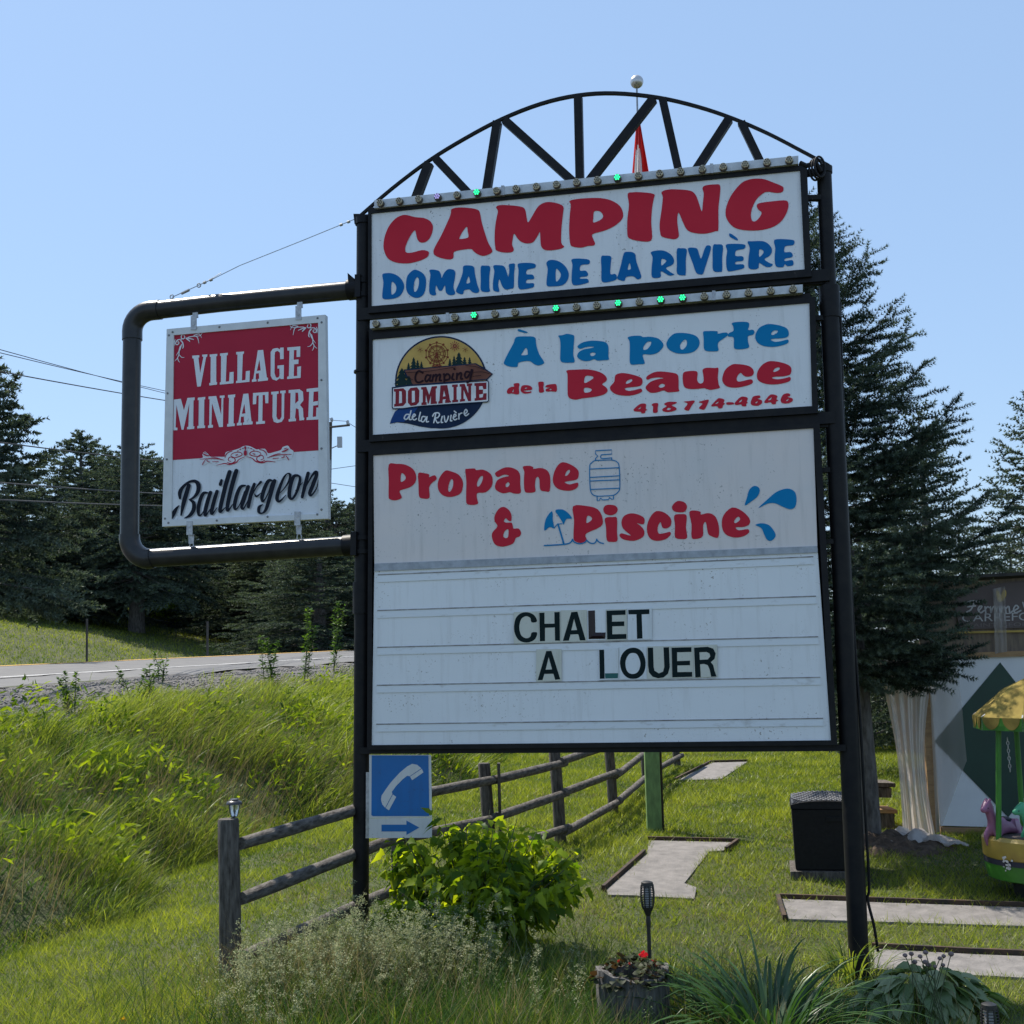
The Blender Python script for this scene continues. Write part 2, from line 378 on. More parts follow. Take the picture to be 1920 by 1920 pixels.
# coil of cable at the top right
mb = MB()
for i in range(3):
    c = S(1527 + i * 5, 318 - i * 2, -0.01 + 0.012 * i); a = SU * 0.8 + SN * 0.6; a /= np.linalg.norm(a)
    ring = [c + (a * math.cos(t) * 0.05 + SV * math.sin(t) * 0.085) for t in np.linspace(0, 6.2832, 22)]
    mb.tube(ring, 0.009, 7)
mb.tube([S(1500, 306, 0), S(1512, 312, 0.01), S(1530, 306, 0), S(1540, 320, -0.02)], 0.022, 8)
mb.build('cable_coil', [BLACK], root, smooth=True)

# cabinets
q1 = [(697, 401), (1500, 320.5), (1508.5, 506), (697, 575)]
q2 = [(699, 637), (1517.5, 568.5), (1522.5, 762), (699, 816)]
q3 = [(700, 854), (1525, 803), (1532.5, 1024), (702, 1057)]
q4 = [(702, 1057), (1532.5, 1024), (1558, 1388), (697, 1397)]
def cabinet(q, mg):
    mb = MB(); out = grow(q, *mg)
    framebars(q, out, 0.015, -0.19, mb)
    quadprism(out, -0.19, -0.2, mb)
    c = mb.build('sign_cabinet', [BLACK], root)
    return c
def face(q, m, parent, o=0.0, name='face_panel'):
    mb = MB(); quadprism(q, o, o - 0.012, mb); return mb.build(name, [m], parent)
c1 = cabinet(q1, (6, 10, 13, 13)); face(q1, WHITE, c1)
c2 = cabinet(q2, (6, 11, 11, 13)); face(q2, WHITE, c2)
q34 = [q3[0], q3[1], q4[2], q4[3]]
mb = MB(); out = grow(q34, 8, 9, 12, 9)
framebars(q34, out, 0.015, -0.19, mb); quadprism(out, -0.19, -0.2, mb)
c3 = mb.build('sign_cabinet', [BLACK], root)
face(q3, WARM, c3); face(q4, BOARD, c3, -0.001, 'letter_board')
mb = MB(); quadprism([(703, 1057), (1532, 1024), (1533, 1036), (703, 1071)], 0.012, -0.002, mb); mb.build('divider_strip', [mat('dull_grey_strip', (.40, .42, .46), (.28, .30, .33), 16, .5, .2)], c3)
# letter tracks
for (xa, ya), (xb, yb) in (((709, 1078), (1525, 1044)), ((708, 1145), (1530, 1118)), ((708, 1214), (1534, 1194)), ((707, 1285), (1538, 1270)), ((706, 1358), (1543, 1347))):
    mb = MB(); quadprism([(xa, ya + 1), (xb, yb + 1), (xb + 1, yb + 14), (xa, ya + 14)], 0.006, 0.0003, mb, 0)
    quadprism([(xa, ya - 1.1), (xb, yb - 1.1), (xb, yb + 1), (xa, ya + 1)], 0.0085, 0.0003, mb, 1)
    mb.build('letter_track', [TRACK, GRIME], c3)

# ---- lettering of the top panel
f = Flat()
for s in ('300,352 380,372 450,378 510,405 538,460 520,540 480,590 430,600 400,575 385,520 375,490 340,530 300,610 288,660 300,690 350,690 440,668 495,680 500,705 480,735 400,770 300,788 200,778 130,740 95,660 95,590 115,510 150,440 200,385 250,357',
          '705,300 760,285 860,288 940,305 962,340 980,430 1030,590 1070,665 1060,695 1000,720 945,708 905,680 880,658 800,665 735,680 722,700 722,735 690,752 620,742 555,715 542,680 560,630 610,540 680,390 700,330|845,460 850,500 858,545 840,560 785,568 775,560 800,510 828,470',
          '1105,285 1130,265 1200,263 1320,275 1365,300 1380,370 1392,418 1420,380 1480,280 1530,245 1580,235 1650,245 1710,275 1708,340 1695,460 1692,600 1718,635 1690,655 1620,668 1550,668 1515,640 1505,590 1500,505 1480,540 1440,595 1390,608 1340,598 1300,565 1268,520 1255,570 1250,620 1265,660 1250,685 1180,690 1110,672 1098,640 1092,560 1098,450 1112,370 1122,315'):
    f.shape(s, KA)
for s in ('75,280 130,265 230,257 320,258 400,275 470,320 495,385 480,430 420,480 340,515 255,540 262,580 275,610 265,628 220,632 165,645 95,635 78,600 72,500 78,380 85,310|268,362 310,360 335,385 335,410 310,432 262,448 262,410',
          '530,225 570,212 640,212 735,225 735,260 722,330 715,440 720,520 720,575 690,598 600,590 540,570 527,530 528,420 540,310',
          '795,210 850,190 930,190 1020,200 1060,230 1085,290 1110,362 1118,300 1125,220 1115,180 1140,158 1220,150 1253,160 1252,230 1240,340 1240,500 1220,515 1160,532 1100,536 1030,525 990,500 960,440 928,370 918,430 925,500 930,555 905,578 860,575 800,560 785,530 780,460 795,350 805,250',
          '1540,105 1600,110 1680,140 1740,165 1750,190 1735,212 1690,217 1620,208 1570,235 1530,280 1500,350 1495,400 1505,435 1530,438 1560,410 1578,370 1550,345 1540,315 1560,297 1640,285 1750,275 1785,290 1785,340 1760,400 1720,450 1650,490 1550,510 1440,508 1360,485 1310,430 1295,370 1310,300 1350,220 1420,140 1480,112'):
    f.shape(s, KB)
f.build('lettering', [RED], c1)
f = Flat()
for s in ('82,890 120,875 180,880 240,915 275,970 275,1020 245,1075 200,1100 140,1110 88,1105 82,1060 92,960|165,960 190,965 208,1000 200,1045 165,1065',
          '360,848 400,850 450,880 475,930 472,1010 450,1070 400,1098 345,1085 305,1045 295,980 308,900|398,910 412,940 408,990 390,1035 370,1042 365,1000 375,940',
          '505,850 540,843 590,855 610,890 615,920 640,870 680,838 735,855 735,920 722,1000 738,1060 690,1074 655,1050 645,985 620,1030 590,1030 568,985 560,1030 565,1070 530,1075 505,1050 505,970 515,890',
          '810,815 850,805 905,818 915,880 935,970 955,1035 930,1055 890,1045 865,1022 820,1030 810,1060 790,1066 750,1048 748,1020 775,960 805,870|858,905 870,940 868,962 838,965',
          '968,820 1000,808 1052,818 1045,900 1045,1000 1050,1040 1000,1045 968,1025 968,940',
          '1080,810 1120,803 1175,812 1200,860 1215,908 1225,850 1220,800 1245,790 1275,795 1268,880 1265,1000 1240,1015 1190,1022 1160,990 1135,930 1125,980 1135,1038 1110,1042 1080,1025 1078,950 1090,860',
          '1300,795 1350,783 1430,785 1462,800 1455,828 1410,838 1382,850 1380,885 1430,888 1448,910 1440,930 1385,935 1380,965 1440,965 1448,985 1435,1005 1350,1022 1310,1012 1302,950 1308,850',
          '1558,785 1590,757 1660,765 1725,810 1760,880 1745,945 1700,985 1620,995 1565,990 1560,940 1570,840|1645,840 1672,855 1688,885 1680,920 1645,950'):
    f.shape(s, KA)
for s in ('90,740 130,730 210,735 235,750 225,775 180,778 160,790 158,825 200,825 220,850 210,870 165,875 160,888 210,888 225,905 215,922 130,940 95,925 92,850 98,780',
          '322,720 350,708 400,715 398,770 395,850 430,850 445,870 440,895 400,910 350,918 325,900 325,820',
          '500,690 530,678 585,690 600,760 635,860 630,885 605,893 575,870 520,875 505,905 470,900 448,885 458,850 480,770|545,765 555,810 530,815',
          '710,685 740,670 810,668 870,700 893,745 880,780 830,805 870,840 895,855 860,865 830,850 790,830 790,870 765,882 720,875 718,800 725,720|795,735 825,740 830,755 795,785',
          '915,660 945,650 992,660 985,740 985,850 970,862 918,850 915,770',
          '1003,650 1040,645 1075,655 1090,700 1105,730 1130,660 1150,628 1180,635 1175,680 1140,790 1120,850 1095,855 1065,840 1040,770 1010,690',
          '1198,630 1230,620 1275,630 1270,720 1270,820 1255,835 1200,825 1195,740',
          '1298,625 1340,615 1430,618 1452,630 1440,655 1395,663 1375,675 1375,710 1425,712 1438,730 1428,750 1380,755 1375,775 1430,775 1443,792 1430,810 1340,830 1308,820 1300,740 1308,670',
          '1325,535 1345,540 1385,570 1392,588 1375,585 1330,560',
          '1468,600 1500,595 1590,595 1640,625 1660,670 1640,710 1600,735 1640,765 1665,775 1650,795 1610,795 1560,765 1555,800 1530,815 1478,805 1475,730 1485,650|1560,660 1590,668 1590,690 1560,718',
          '1675,590 1720,578 1810,583 1835,595 1825,625 1770,632 1758,645 1758,680 1805,680 1822,705 1810,722 1765,730 1760,750 1815,742 1828,765 1820,785 1780,790 1760,775 1745,798 1690,790 1680,720 1685,650'):
    f.shape(s, KB)
f.build('lettering', [BLUE], c1)

# ---- second panel
f = Flat()
for s in ('262,243 290,242 350,262 380,275 370,287 330,280 270,265',
          '232,345 270,328 360,325 440,328 475,350 485,430 520,540 578,632 560,660 510,675 460,660 410,625 340,625 270,645 262,685 230,695 160,688 100,660 100,625 150,520 210,410|360,465 375,480 382,535 370,548 305,550 320,520 345,480',
          '748,318 800,310 850,295 910,305 940,325 935,420 928,540 945,632 880,642 810,640 775,615 772,540 775,430 765,350',
          '980,455 990,430 1050,395 1150,377 1260,383 1320,400 1350,450 1350,560 1355,605 1300,612 1220,618 1180,600 1120,620 1050,620 990,590 975,555 1000,510 1060,480 1120,470 1180,455 1140,448 1080,455 1010,475|1130,535 1160,518 1195,530 1180,555 1145,562'):
    f.shape(s, KC)
f.build('lettering', [CYAN], c2); f = Flat()
for s in ('90,285 130,268 215,265 245,278 320,275 400,295 445,345 440,385 390,435 320,455 245,452 250,500 260,545 200,550 125,553 110,500 112,400 108,320|325,325 318,360 285,400 250,405 250,375 285,330',
          '580,238 680,240 770,265 808,315 800,375 750,425 660,445 570,438 500,400 478,350 495,300 535,258|660,305 682,320 678,365 645,402 620,395 618,350',
          '845,228 880,218 985,220 990,245 1040,235 1085,235 1090,262 1040,300 1000,330 992,370 998,415 930,422 870,415 852,385 850,290',
          '1130,145 1160,130 1250,125 1300,135 1305,170 1295,208 1340,205 1358,225 1345,255 1295,270 1295,330 1305,380 1250,398 1180,400 1152,380 1150,285 1100,275 1092,255 1110,235 1148,215 1145,170',
          '1420,175 1500,148 1600,160 1680,190 1702,240 1690,275 1640,290 1550,295 1520,305 1560,325 1620,320 1690,303 1695,335 1640,360 1550,377 1450,368 1385,330 1365,270 1385,215|1590,215 1580,240 1540,258 1525,245 1550,215'):
    f.shape(s, KD)
f.build('lettering', [CYAN], c2)
f = Flat()
for s in ('215,893 280,890 275,950 278,1015 230,1020 190,1010 150,1015 130,990 150,950 190,930 218,928|215,960 195,990 210,992',
          '320,915 390,912 430,935 430,965 360,975 330,980 380,990 425,985 415,1005 340,1012 300,985 298,950|345,945 375,938 360,955',
          '508,878 555,868 575,880 570,940 575,992 520,997 515,940',
          '595,935 610,910 680,898 725,905 728,985 670,985 610,988 595,965 620,948 650,940|640,960 665,955 660,970',
          ):
    if s.startswith('508,878'): f.build('lettering', [RED], c2); f = Flat()
    f.shape(s, KC)
f.build('lettering', [RED], c2); f = Flat()
for s in ('845,745 865,730 960,725 1100,722 1220,745 1300,785 1330,830 1320,865 1275,900 1320,935 1340,975 1310,1015 1220,1045 1100,1062 1030,1070 960,1085 900,1075 870,1050 860,1000 860,850 858,775|1075,802 1150,803 1170,820 1140,850 1062,885|1060,945 1120,945 1152,968 1120,995 1062,998',
          '1435,790 1520,765 1640,785 1740,820 1760,870 1740,915 1680,930 1580,940 1545,955 1590,980 1670,968 1735,952 1755,975 1735,1000 1650,1030 1550,1038 1440,1020 1380,975 1370,930 1420,870|1625,838 1635,860 1600,885 1560,895 1570,860'):
    f.shape(s, KC)
for s in ('275,690 290,665 350,632 420,622 540,635 590,655 600,710 600,790 605,820 540,828 490,830 450,812 390,830 320,835 275,800 275,770 320,725 390,700 450,690 400,682 330,690 290,705|400,770 430,745 462,755 455,775 420,785',
          '645,640 690,620 770,618 790,640 785,700 800,735 830,742 850,715 845,650 840,605 880,585 960,588 998,590 992,680 1000,750 1012,785 960,800 910,806 860,790 800,795 720,798 660,780 642,720',
          '1130,555 1180,548 1280,560 1335,590 1352,630 1335,665 1280,675 1245,660 1220,635 1190,665 1180,700 1195,722 1240,718 1320,700 1342,720 1330,745 1260,770 1160,785 1080,770 1040,725 1040,670 1070,600',
          '1450,545 1520,518 1640,535 1715,570 1728,615 1710,655 1640,672 1560,675 1535,690 1590,700 1660,690 1712,678 1720,705 1690,728 1590,750 1480,748 1400,715 1382,660 1400,600|1600,580 1610,600 1575,622 1545,625 1560,595'):
    f.shape(s, KD)
f.build('lettering', [RED], c2)
f = Flat()
for s in ('150,1010 160,990 210,950 245,942 275,950 272,995 288,1005 270,1015 262,1038 230,1040 220,1025 170,1022|225,975 215,995 195,998',
          '330,958 350,940 395,942 390,985 388,1030 345,1032 345,975',
          '470,935 510,925 580,928 570,945 530,960 575,985 570,1010 500,1028 445,1020 440,995 480,970 455,950|500,985 525,995 500,1008 480,1000',
          '650,925 700,918 750,912 760,925 730,965 705,1010 680,1012 655,995 690,945', '800,930 850,912 900,905 890,945 860,1000 830,1002 803,985 840,945',
          '925,965 940,945 990,895 1020,890 1058,905 1050,935 1065,945 1045,960 1035,988 1000,990 985,970 940,972|1000,920 990,940 965,945', '1080,930 1145,932 1150,950 1085,955',
          '1160,945 1170,925 1225,875 1290,885 1282,925 1295,935 1278,945 1275,970 1235,968 1225,952 1175,958|1235,900 1225,925 1200,930',
          '1350,870 1410,862 1415,885 1390,895 1430,910 1432,940 1395,965 1335,960 1320,935 1330,900|1390,920 1380,940 1365,935',
          '1455,930 1470,905 1520,852 1585,865 1578,900 1597,912 1575,925 1570,948 1535,948 1520,930 1475,938|1530,880 1520,905 1495,908',
          '1650,850 1690,840 1715,850 1710,870 1685,875 1735,890 1740,915 1700,940 1640,940 1620,915 1628,880|1700,895 1690,915 1672,915'):
    f.shape(s, KD)
f.build('phone_number', [RED], c2)
# round emblem
EM = [mat(n_, c, spec=0.1) for n_, c in (('emblem_navy', (0.015, 0.03, 0.07)), ('emblem_gold', (0.62, 0.40, 0.12)), ('emblem_brown', (0.22, 0.09, 0.065)), ('emblem_dark_green', (0.012, 0.035, 0.035)), ('emblem_red', (0.27, 0.03, 0.045)), ('emblem_white', (0.8, 0.8, 0.82)), ('emblem_blue', (0.02, 0.07, 0.24)), ('emblem_rust', (0.23, 0.05, 0.03)), ('emblem_ink', (0.03, 0.012, 0.018)))]
f = Flat(); C = (942, 863)
def lp(*L): return [[(KL[0] + x / KL[2], KL[1] + y / KL[2]) for x, y in P] for P in L]
def arcp(r, a0, a1, n=40): return [(C[0] + r * math.cos(R(t)), C[1] - r * math.sin(R(t))) for t in np.linspace(a0, a1, n)]
f.loops(lp(arcp(641, -22, 200)), 0, 0.003); f.loops(lp(arcp(618, -18, 196)), 1, 0.0035)
f.loops(lp(arcp(641, -20, -97, 30) + [(800, 1500), (640, 1475), (480, 1435), (330, 1418), (230, 1440), (250, 1375), (300, 1270), (400, 1190), (900, 1130)]), 0, 0.004)
f.loops(lp([(234, 1436), (255, 1375), (300, 1272), (400, 1200), (640, 1180), (560, 1300), (420, 1415), (330, 1412)]), 6, 0.0045)
def fir(x, yb, h, w, m, o):
    L = []; Rr = []
    for i in range(4):
        t0 = i / 4; L += [(x - w * (0.10 + t0 * 0.36) * (0.55 if i else 0), yb - h + t0 * h), (x - w * (0.5 * (i + 1) / 4 + 0.06), yb - h + (t0 + 0.25) * h)]
    Rr = [(2 * x - a, b) for a, b in L][::-1]
    f.loops(lp(L + Rr), m, o)
for i, t in enumerate(((560, 700, 185, 120), (490, 700, 110, 70), (615, 690, 140, 80), (668, 665, 92, 60), (1062, 650, 118, 66), (1120, 645, 155, 80), (1187, 640, 195, 150), (1265, 635, 125, 86), (1335, 628, 115, 66))): fir(*t, 3, 0.0042 + i * 0.0001)
fw = (882, 470)
for rr, w_ in ((150, 9), (118, 7), (50, 6)): f.stroke(lp([(fw[0] + rr * math.cos(t), fw[1] + rr * math.sin(t)) for t in np.linspace(0, 6.2832, 30)])[0], w_ / KL[2], 7, 0.0045, q=1)
for i in range(10):
    a = i * 0.6283 + 0.3; p = (fw[0] + 158 * math.cos(a), fw[1] + 158 * math.sin(a)); b = (fw[0] + 118 * math.cos(a + 1.3), fw[1] + 118 * math.sin(a + 1.3))
    f.stroke(lp([fw, p])[0], 7 / KL[2], 7, 0.0045); f.stroke(lp([(fw[0] + 118 * math.cos(a), fw[1] + 118 * math.sin(a)), b])[0], 6 / KL[2], 7, 0.0045)
    f.circle(lp([p])[0][0], 15 / KL[2], 7, 0.0047 + 0.0001 * i, 10)
for x in (835, 930): f.stroke(lp([fw, (x, 640)])[0], 14 / KL[2], 7, 0.0045)
f.stroke(lp([(825, 645), (945, 640)])[0], 16 / KL[2], 7, 0.0045)
sc_ = (1135, 368); f.stroke(lp([(sc_[0] + 21 * math.cos(t), sc_[1] + 21 * math.sin(t)) for t in np.linspace(0, 6.2832, 14)])[0], 14 / KL[2], 4, 0.0045, q=1)
for i in range(12):
    a = i * 0.5236
    f.stroke(lp([(sc_[0] + 40 * math.cos(a), sc_[1] + 40 * math.sin(a)), (sc_[0] + (68 if i % 2 else 56) * math.cos(a), sc_[1] + (68 if i % 2 else 56) * math.sin(a))])[0], 9 / KL[2], 4, 0.0045)
for x, y in ((657, 418), (1282, 418)):
    for i in range(6): f.stroke(lp([(x, y), (x + 40 * math.cos(i * 1.047 + .4), y + 40 * math.sin(i * 1.047 + .4))])[0], 5 / KL[2], 7, 0.0045)
f.loops(lp([(425, 688), (1420, 600), (1545, 668), (1660, 750), (1580, 832), (540, 915), (440, 760)]), 0, 0.0062)
f.loops(lp([(440, 702), (1412, 614), (1540, 690), (1640, 750), (1572, 818), (552, 895), (470, 765)]), 2, 0.0065)
for s in ('460,740 800,715 1150,660', '1290,640 1440,660 1540,700', '1400,735 1520,730 1620,755', '1390,790 1500,780', '480,800 560,840'): f.st(s, KL, 8, 8, 0.0067)
fir(400, 965, 300, 250, 3, 0.0085); fir(495, 930, 160, 130, 3, 0.0087)
f.k = 0
for s in ('690,735 640,710 605,735 585,800 600,855 640,868 690,845', '790,775 745,768 722,825 745,855 790,800', '800,765 785,835 800,850 825,830', '835,765 822,850', '828,800 865,762 882,772 868,848', '876,795 920,757 932,775 922,835 945,842', '978,755 988,765 988,885', '985,790 1025,752 1060,772 1058,820 1005,838', '1112,748 1095,815 1120,830', '1125,682 1133,686', '1165,745 1160,825', '1165,775 1210,737 1225,755 1215,815 1240,820', '1340,728 1292,722 1272,775 1300,805 1345,745', '1365,695 1345,840 1305,870', '1345,830 1380,700'):
    f.st(s, KL, 27, 8, 0.0088)
f.loops(lp([(262, 935), (480, 905), (900, 885), (1590, 842), (1604, 860), (1604, 1128), (1585, 1142), (640, 1205), (420, 1235), (275, 1242), (262, 1215)]), 0, 0.0125)
f.loops(lp([(280, 952), (480, 925), (900, 898), (1582, 854), (1592, 866), (1592, 1120), (1580, 1130), (640, 1192), (420, 1222), (285, 1226), (275, 1210)]), 5, 0.0128)
for s in ('290,960 420,950 460,985 460,1150 420,1195 295,1205 295,1170 312,1165 315,1000 292,995|365,990 400,995 405,1150 362,1160', '520,945 610,935 645,980 640,1140 600,1185 525,1195 485,1150 485,990|540,985 580,985 582,1140 540,1150',
          '668,935 740,930 780,1040 815,925 888,918 888,950 872,955 872,1130 888,1135 886,1165 800,1170 805,1050 775,1160 760,1165 735,1040 730,1140 745,1145 745,1180 672,1185 672,1150 690,1145 690,970 668,968',
          '935,910 1030,905 1070,1125 1085,1130 1083,1148 1000,1155 1000,1120 1010,1100 970,1105 965,1150 975,1158 905,1165 905,1135 920,1125|985,980 1005,1060 970,1065', '1095,900 1175,895 1175,930 1160,935 1160,1105 1180,1110 1178,1140 1098,1148 1098,1115 1115,1110 1115,935 1095,932',
          '1200,893 1270,888 1320,1020 1320,925 1300,922 1300,885 1375,880 1373,912 1360,915 1360,1128 1320,1130 1255,975 1255,1095 1275,1100 1275,1130 1205,1138 1205,1105 1220,1100 1222,930 1200,928',
          '1405,880 1572,870 1572,960 1530,965 1515,920 1470,925 1470,970 1525,968 1522,1030 1472,1035 1475,1080 1520,1075 1530,1020 1575,1018 1572,1110 1408,1125 1408,1090 1425,1085 1425,920 1405,915'): f.shape(s, KL, False, 4, 0.0132)
f.k = 0
for s in ('500,1310 455,1312 430,1362 465,1375 505,1320', '525,1258 500,1370 530,1378', '545,1352 585,1322 565,1305 540,1355 570,1386 600,1368', '655,1280 632,1385 660,1398', '722,1342 682,1342 668,1400 700,1408 738,1350', '748,1342 738,1410 768,1408', '868,1300 840,1425', '825,1335 850,1295 900,1288 920,1315 895,1355 862,1362 890,1425 915,1418', '958,1338 942,1415 965,1420', '985,1332 1000,1412 1025,1395 1045,1335', '1082,1322 1072,1395 1092,1398', '1112,1355 1150,1328 1130,1308 1110,1358 1132,1386 1162,1372', '1125,1265 1152,1287', '1188,1302 1190,1375', '1190,1330 1208,1300 1232,1292', '1268,1308 1305,1272 1285,1242 1262,1290 1285,1330 1325,1302'):
    f.st(s, KL, 18, 5, 0.0048)
f.build('emblem', EM, c2)

# ---- third panel
f = Flat()
for s in ('92,150 160,143 240,150 310,190 338,250 330,310 280,355 195,382 195,410 208,450 150,472 100,460 90,430 92,300|205,230 230,238 245,265 235,290 200,303',
          '357,230 400,225 455,238 455,262 505,245 523,280 480,315 455,360 458,448 400,455 365,435 360,330', '600,205 650,210 720,240 758,300 755,370 730,415 660,440 590,432 545,390 532,330 550,265|660,280 672,300 668,350 645,392 628,385 630,340 645,295',
          '780,200 800,188 865,185 880,200 940,195 1005,230 1027,285 1015,350 960,400 890,405 885,450 892,505 800,507 788,440 790,300|938,252 935,290 910,340 888,345 888,310 910,265',
          '1050,240 1060,215 1140,175 1220,185 1270,230 1275,330 1278,405 1220,410 1180,398 1120,408 1060,380 1048,340 1070,290 1120,265 1175,252 1130,240 1075,262|1145,325 1165,308 1180,325 1165,350 1145,350',
          '1298,170 1345,160 1390,170 1395,188 1460,180 1520,205 1545,270 1540,385 1500,390 1455,375 1448,290 1435,260 1415,275 1408,340 1410,392 1355,403 1315,388 1308,290 1312,215',
          '1660,128 1740,155 1795,200 1800,250 1780,285 1700,300 1675,310 1720,328 1790,312 1795,345 1760,375 1690,385 1610,365 1570,310 1575,235 1610,160|1715,195 1722,215 1700,245 1678,250 1690,215',
          '1125,530 1170,555 1195,600 1195,655 1170,655 1145,632 1128,660 1150,672 1195,672 1208,700 1215,725 1260,725 1282,760 1270,795 1235,810 1210,860 1120,888 1050,870 1022,810 1025,760 1070,705 1045,660 1045,610 1080,550|1165,730 1170,760 1165,800 1145,812 1122,795 1135,750'):
    if s.startswith('1125'): f.build('lettering', [RED], c3); f = Flat()
    f.shape(s, KE)
f.build('lettering', [RED], c3); f = Flat()
for s in ('265,460 350,457 430,480 463,545 450,595 355,640 352,670 360,690 320,705 275,690 268,650 272,550|360,525 385,530 390,550 355,572', '500,450 545,455 563,480 550,508 515,520 480,510 467,485 475,460', '478,540 530,532 558,540 558,630 560,690 520,697 490,685 485,600',
          '650,507 700,515 740,540 735,580 690,572 715,590 740,625 730,665 670,690 600,680 575,655 590,640 650,655 600,610 588,565 605,525', '820,492 880,505 918,545 915,590 885,608 860,600 848,565 830,600 835,640 870,640 910,630 915,650 880,680 820,690 775,670 757,610 775,540',
          '960,425 1005,432 1025,460 1010,495 970,500 935,490 925,460', '940,522 985,512 1022,522 1018,600 1025,670 985,678 945,665 945,590', '1040,500 1075,488 1115,497 1118,515 1170,505 1215,530 1238,600 1232,668 1190,660 1165,640 1150,565 1132,590 1130,660 1080,678 1055,665 1055,580',
          '1325,468 1390,490 1440,540 1440,580 1400,598 1350,600 1370,620 1430,612 1438,635 1400,660 1340,668 1280,645 1257,590 1268,520|1370,530 1378,550 1350,572 1338,565 1350,540'): f.shape(s, KF)
f.build('lettering', [RED], c3)
f = Flat(off=0.0045)
for s in ('1410,455 1425,400 1440,350 1470,325 1500,332 1510,360 1490,400 1450,430', '1500,472 1560,415 1620,365 1690,342 1740,360 1755,410 1745,465 1710,480 1660,462 1610,440 1560,443', '1480,585 1520,573 1570,585 1605,625 1615,660 1590,688 1560,685 1540,650 1520,605'): f.shape(s, KF)
f.build('water_drops', [CYAN], c3)
f = Flat(off=0.0045)
f.shape('1555,570 1568,595 1568,650 1580,722 1540,712 1495,745 1492,700 1510,630', KE); f.shape('1600,555 1660,555 1710,590 1740,635 1690,640 1665,690 1650,660 1610,600 1592,575', KE)
for s, w in (('1615,685 1668,865', 15), ('1580,722 1610,688 1650,682', 8)): f.st(s, KE, w)
for s, w in (('75,722 150,718 220,712 250,700 262,680', 9), ('262,682 275,700 310,710 345,700 357,685', 8), ('355,685 380,705 410,705 425,680', 8), ('422,680 440,700 468,708', 8)): f.st(s, KF, w)
f.build('beach_umbrella_picture', [CYAN], c3)
f = Flat(off=0.0045)
for s in ('470,153 525,152 560,166 573,200 577,330 565,365 535,386 480,391 425,392 395,380 380,340 376,200 390,170 415,155 470,153', '455,117 449,130 460,142 522,137'): f.st(s, KF, 6.5)
for s in ('415,155 415,142 430,125 415,110 415,90 523,84 523,112 455,117', '522,137 525,152', '425,392 427,424 440,421 450,405 462,418 500,416 510,402 522,413 535,413 535,386', '380,212 572,203', '378,268 574,257', '382,292 574,284', '385,348 574,340'): f.st(s, KF, 6.5, smooth=False)
f.build('gas_bottle_picture', [CYAN], c3)

# ---- marquee light bars
BULB = mat('bulb_lens', (0.66, 0.57, 0.40), (0.36, 0.30, 0.20), 60, 0.3); DK = mat('bulb_socket', (0.09, 0.08, 0.07), (0.05, 0.045, 0.04), 20, 0.5)
GRN = glow('green_led', (0.02, 0.9, 0.28), 1.5); VIO = glow('violet_led', (0.4, 0.35, 0.75), 0.5)
def lightbar(a, b, h, xs, lit, violet=()):
    mb = MB(); quadprism([(a[0], a[1] - h), (b[0], b[1] - h), (b[0], b[1] + h), (a[0], a[1] + h)], 0.045, -0.03, mb)
    bar = mb.build('light_bar', [ALU], root)
    for px in xs[0]:
        py = a[1] + (b[1] - a[1]) * (px - a[0]) / (b[0] - a[0]); mb = MB(); quadprism([(px - 3, py - h - 2), (px + 3, py - h - 2), (px + 3, py + h + 1), (px - 3, py + h + 1)], 0.05, -0.03, mb); mb.build('bar_clip', [GALV], bar)
    for i, px in enumerate(xs[1]):
        py = a[1] + (b[1] - a[1]) * (px - a[0]) / (b[0] - a[0]) + h * 0.2
        c = S(px, py, 0.045); mb = MB(); ri = 0.0295
        k = 2 if i in lit else (3 if i in violet else 1)
        mb.lathe(c, [(ri * 1.08, 0), (ri * 1.08, 0.018), (ri, 0.022), (ri, 0.036)], 16, -SN, 0)
        mb.lathe(c - SN * 0.036, [(ri, 0), (ri * 0.96, 0.008), (ri * 0.6, 0.012)], 16, -SN, k if k == 1 else 0)
        nl = 7
        for j in range(nl):
            aa = j * 6.2832 / 6; rr = ri * 0.6 if j < 6 else 0
            mb.lathe(c - SN * 0.044 + SU * rr * math.cos(aa) + SV * rr * math.sin(aa), [(0.0078 if k > 1 else 0.0055, 0), (0.006, 0.008), (0.001, 0.010)], 8, -SN, k if k > 1 else 0)
        mb.build('bulb', [DK, BULB, GRN, VIO], bar, smooth=True)
lightbar((705, 386.5), (1497, 303.5), 7.4, ((945, 1335), (718, 753.5, 789.6, 825, 861, 898.5, 935, 971, 1009, 1046.5, 1084, 1122.6, 1160, 1199, 1238.5, 1277.6, 1318, 1357, 1398, 1438.6, 1480)), (5, 12), (3,))
lightbar((697, 611), (1505, 544), 7.4, ((842, 1339), (710, 746.5, 783, 820.5, 857, 893.4, 931.5, 969, 1007, 1046, 1083.5, 1121.6, 1161.7, 1200.7, 1240.8, 1281.5, 1321.6, 1363, 1404, 1445.5, 1487)), (5, 9, 12, 14, 15))

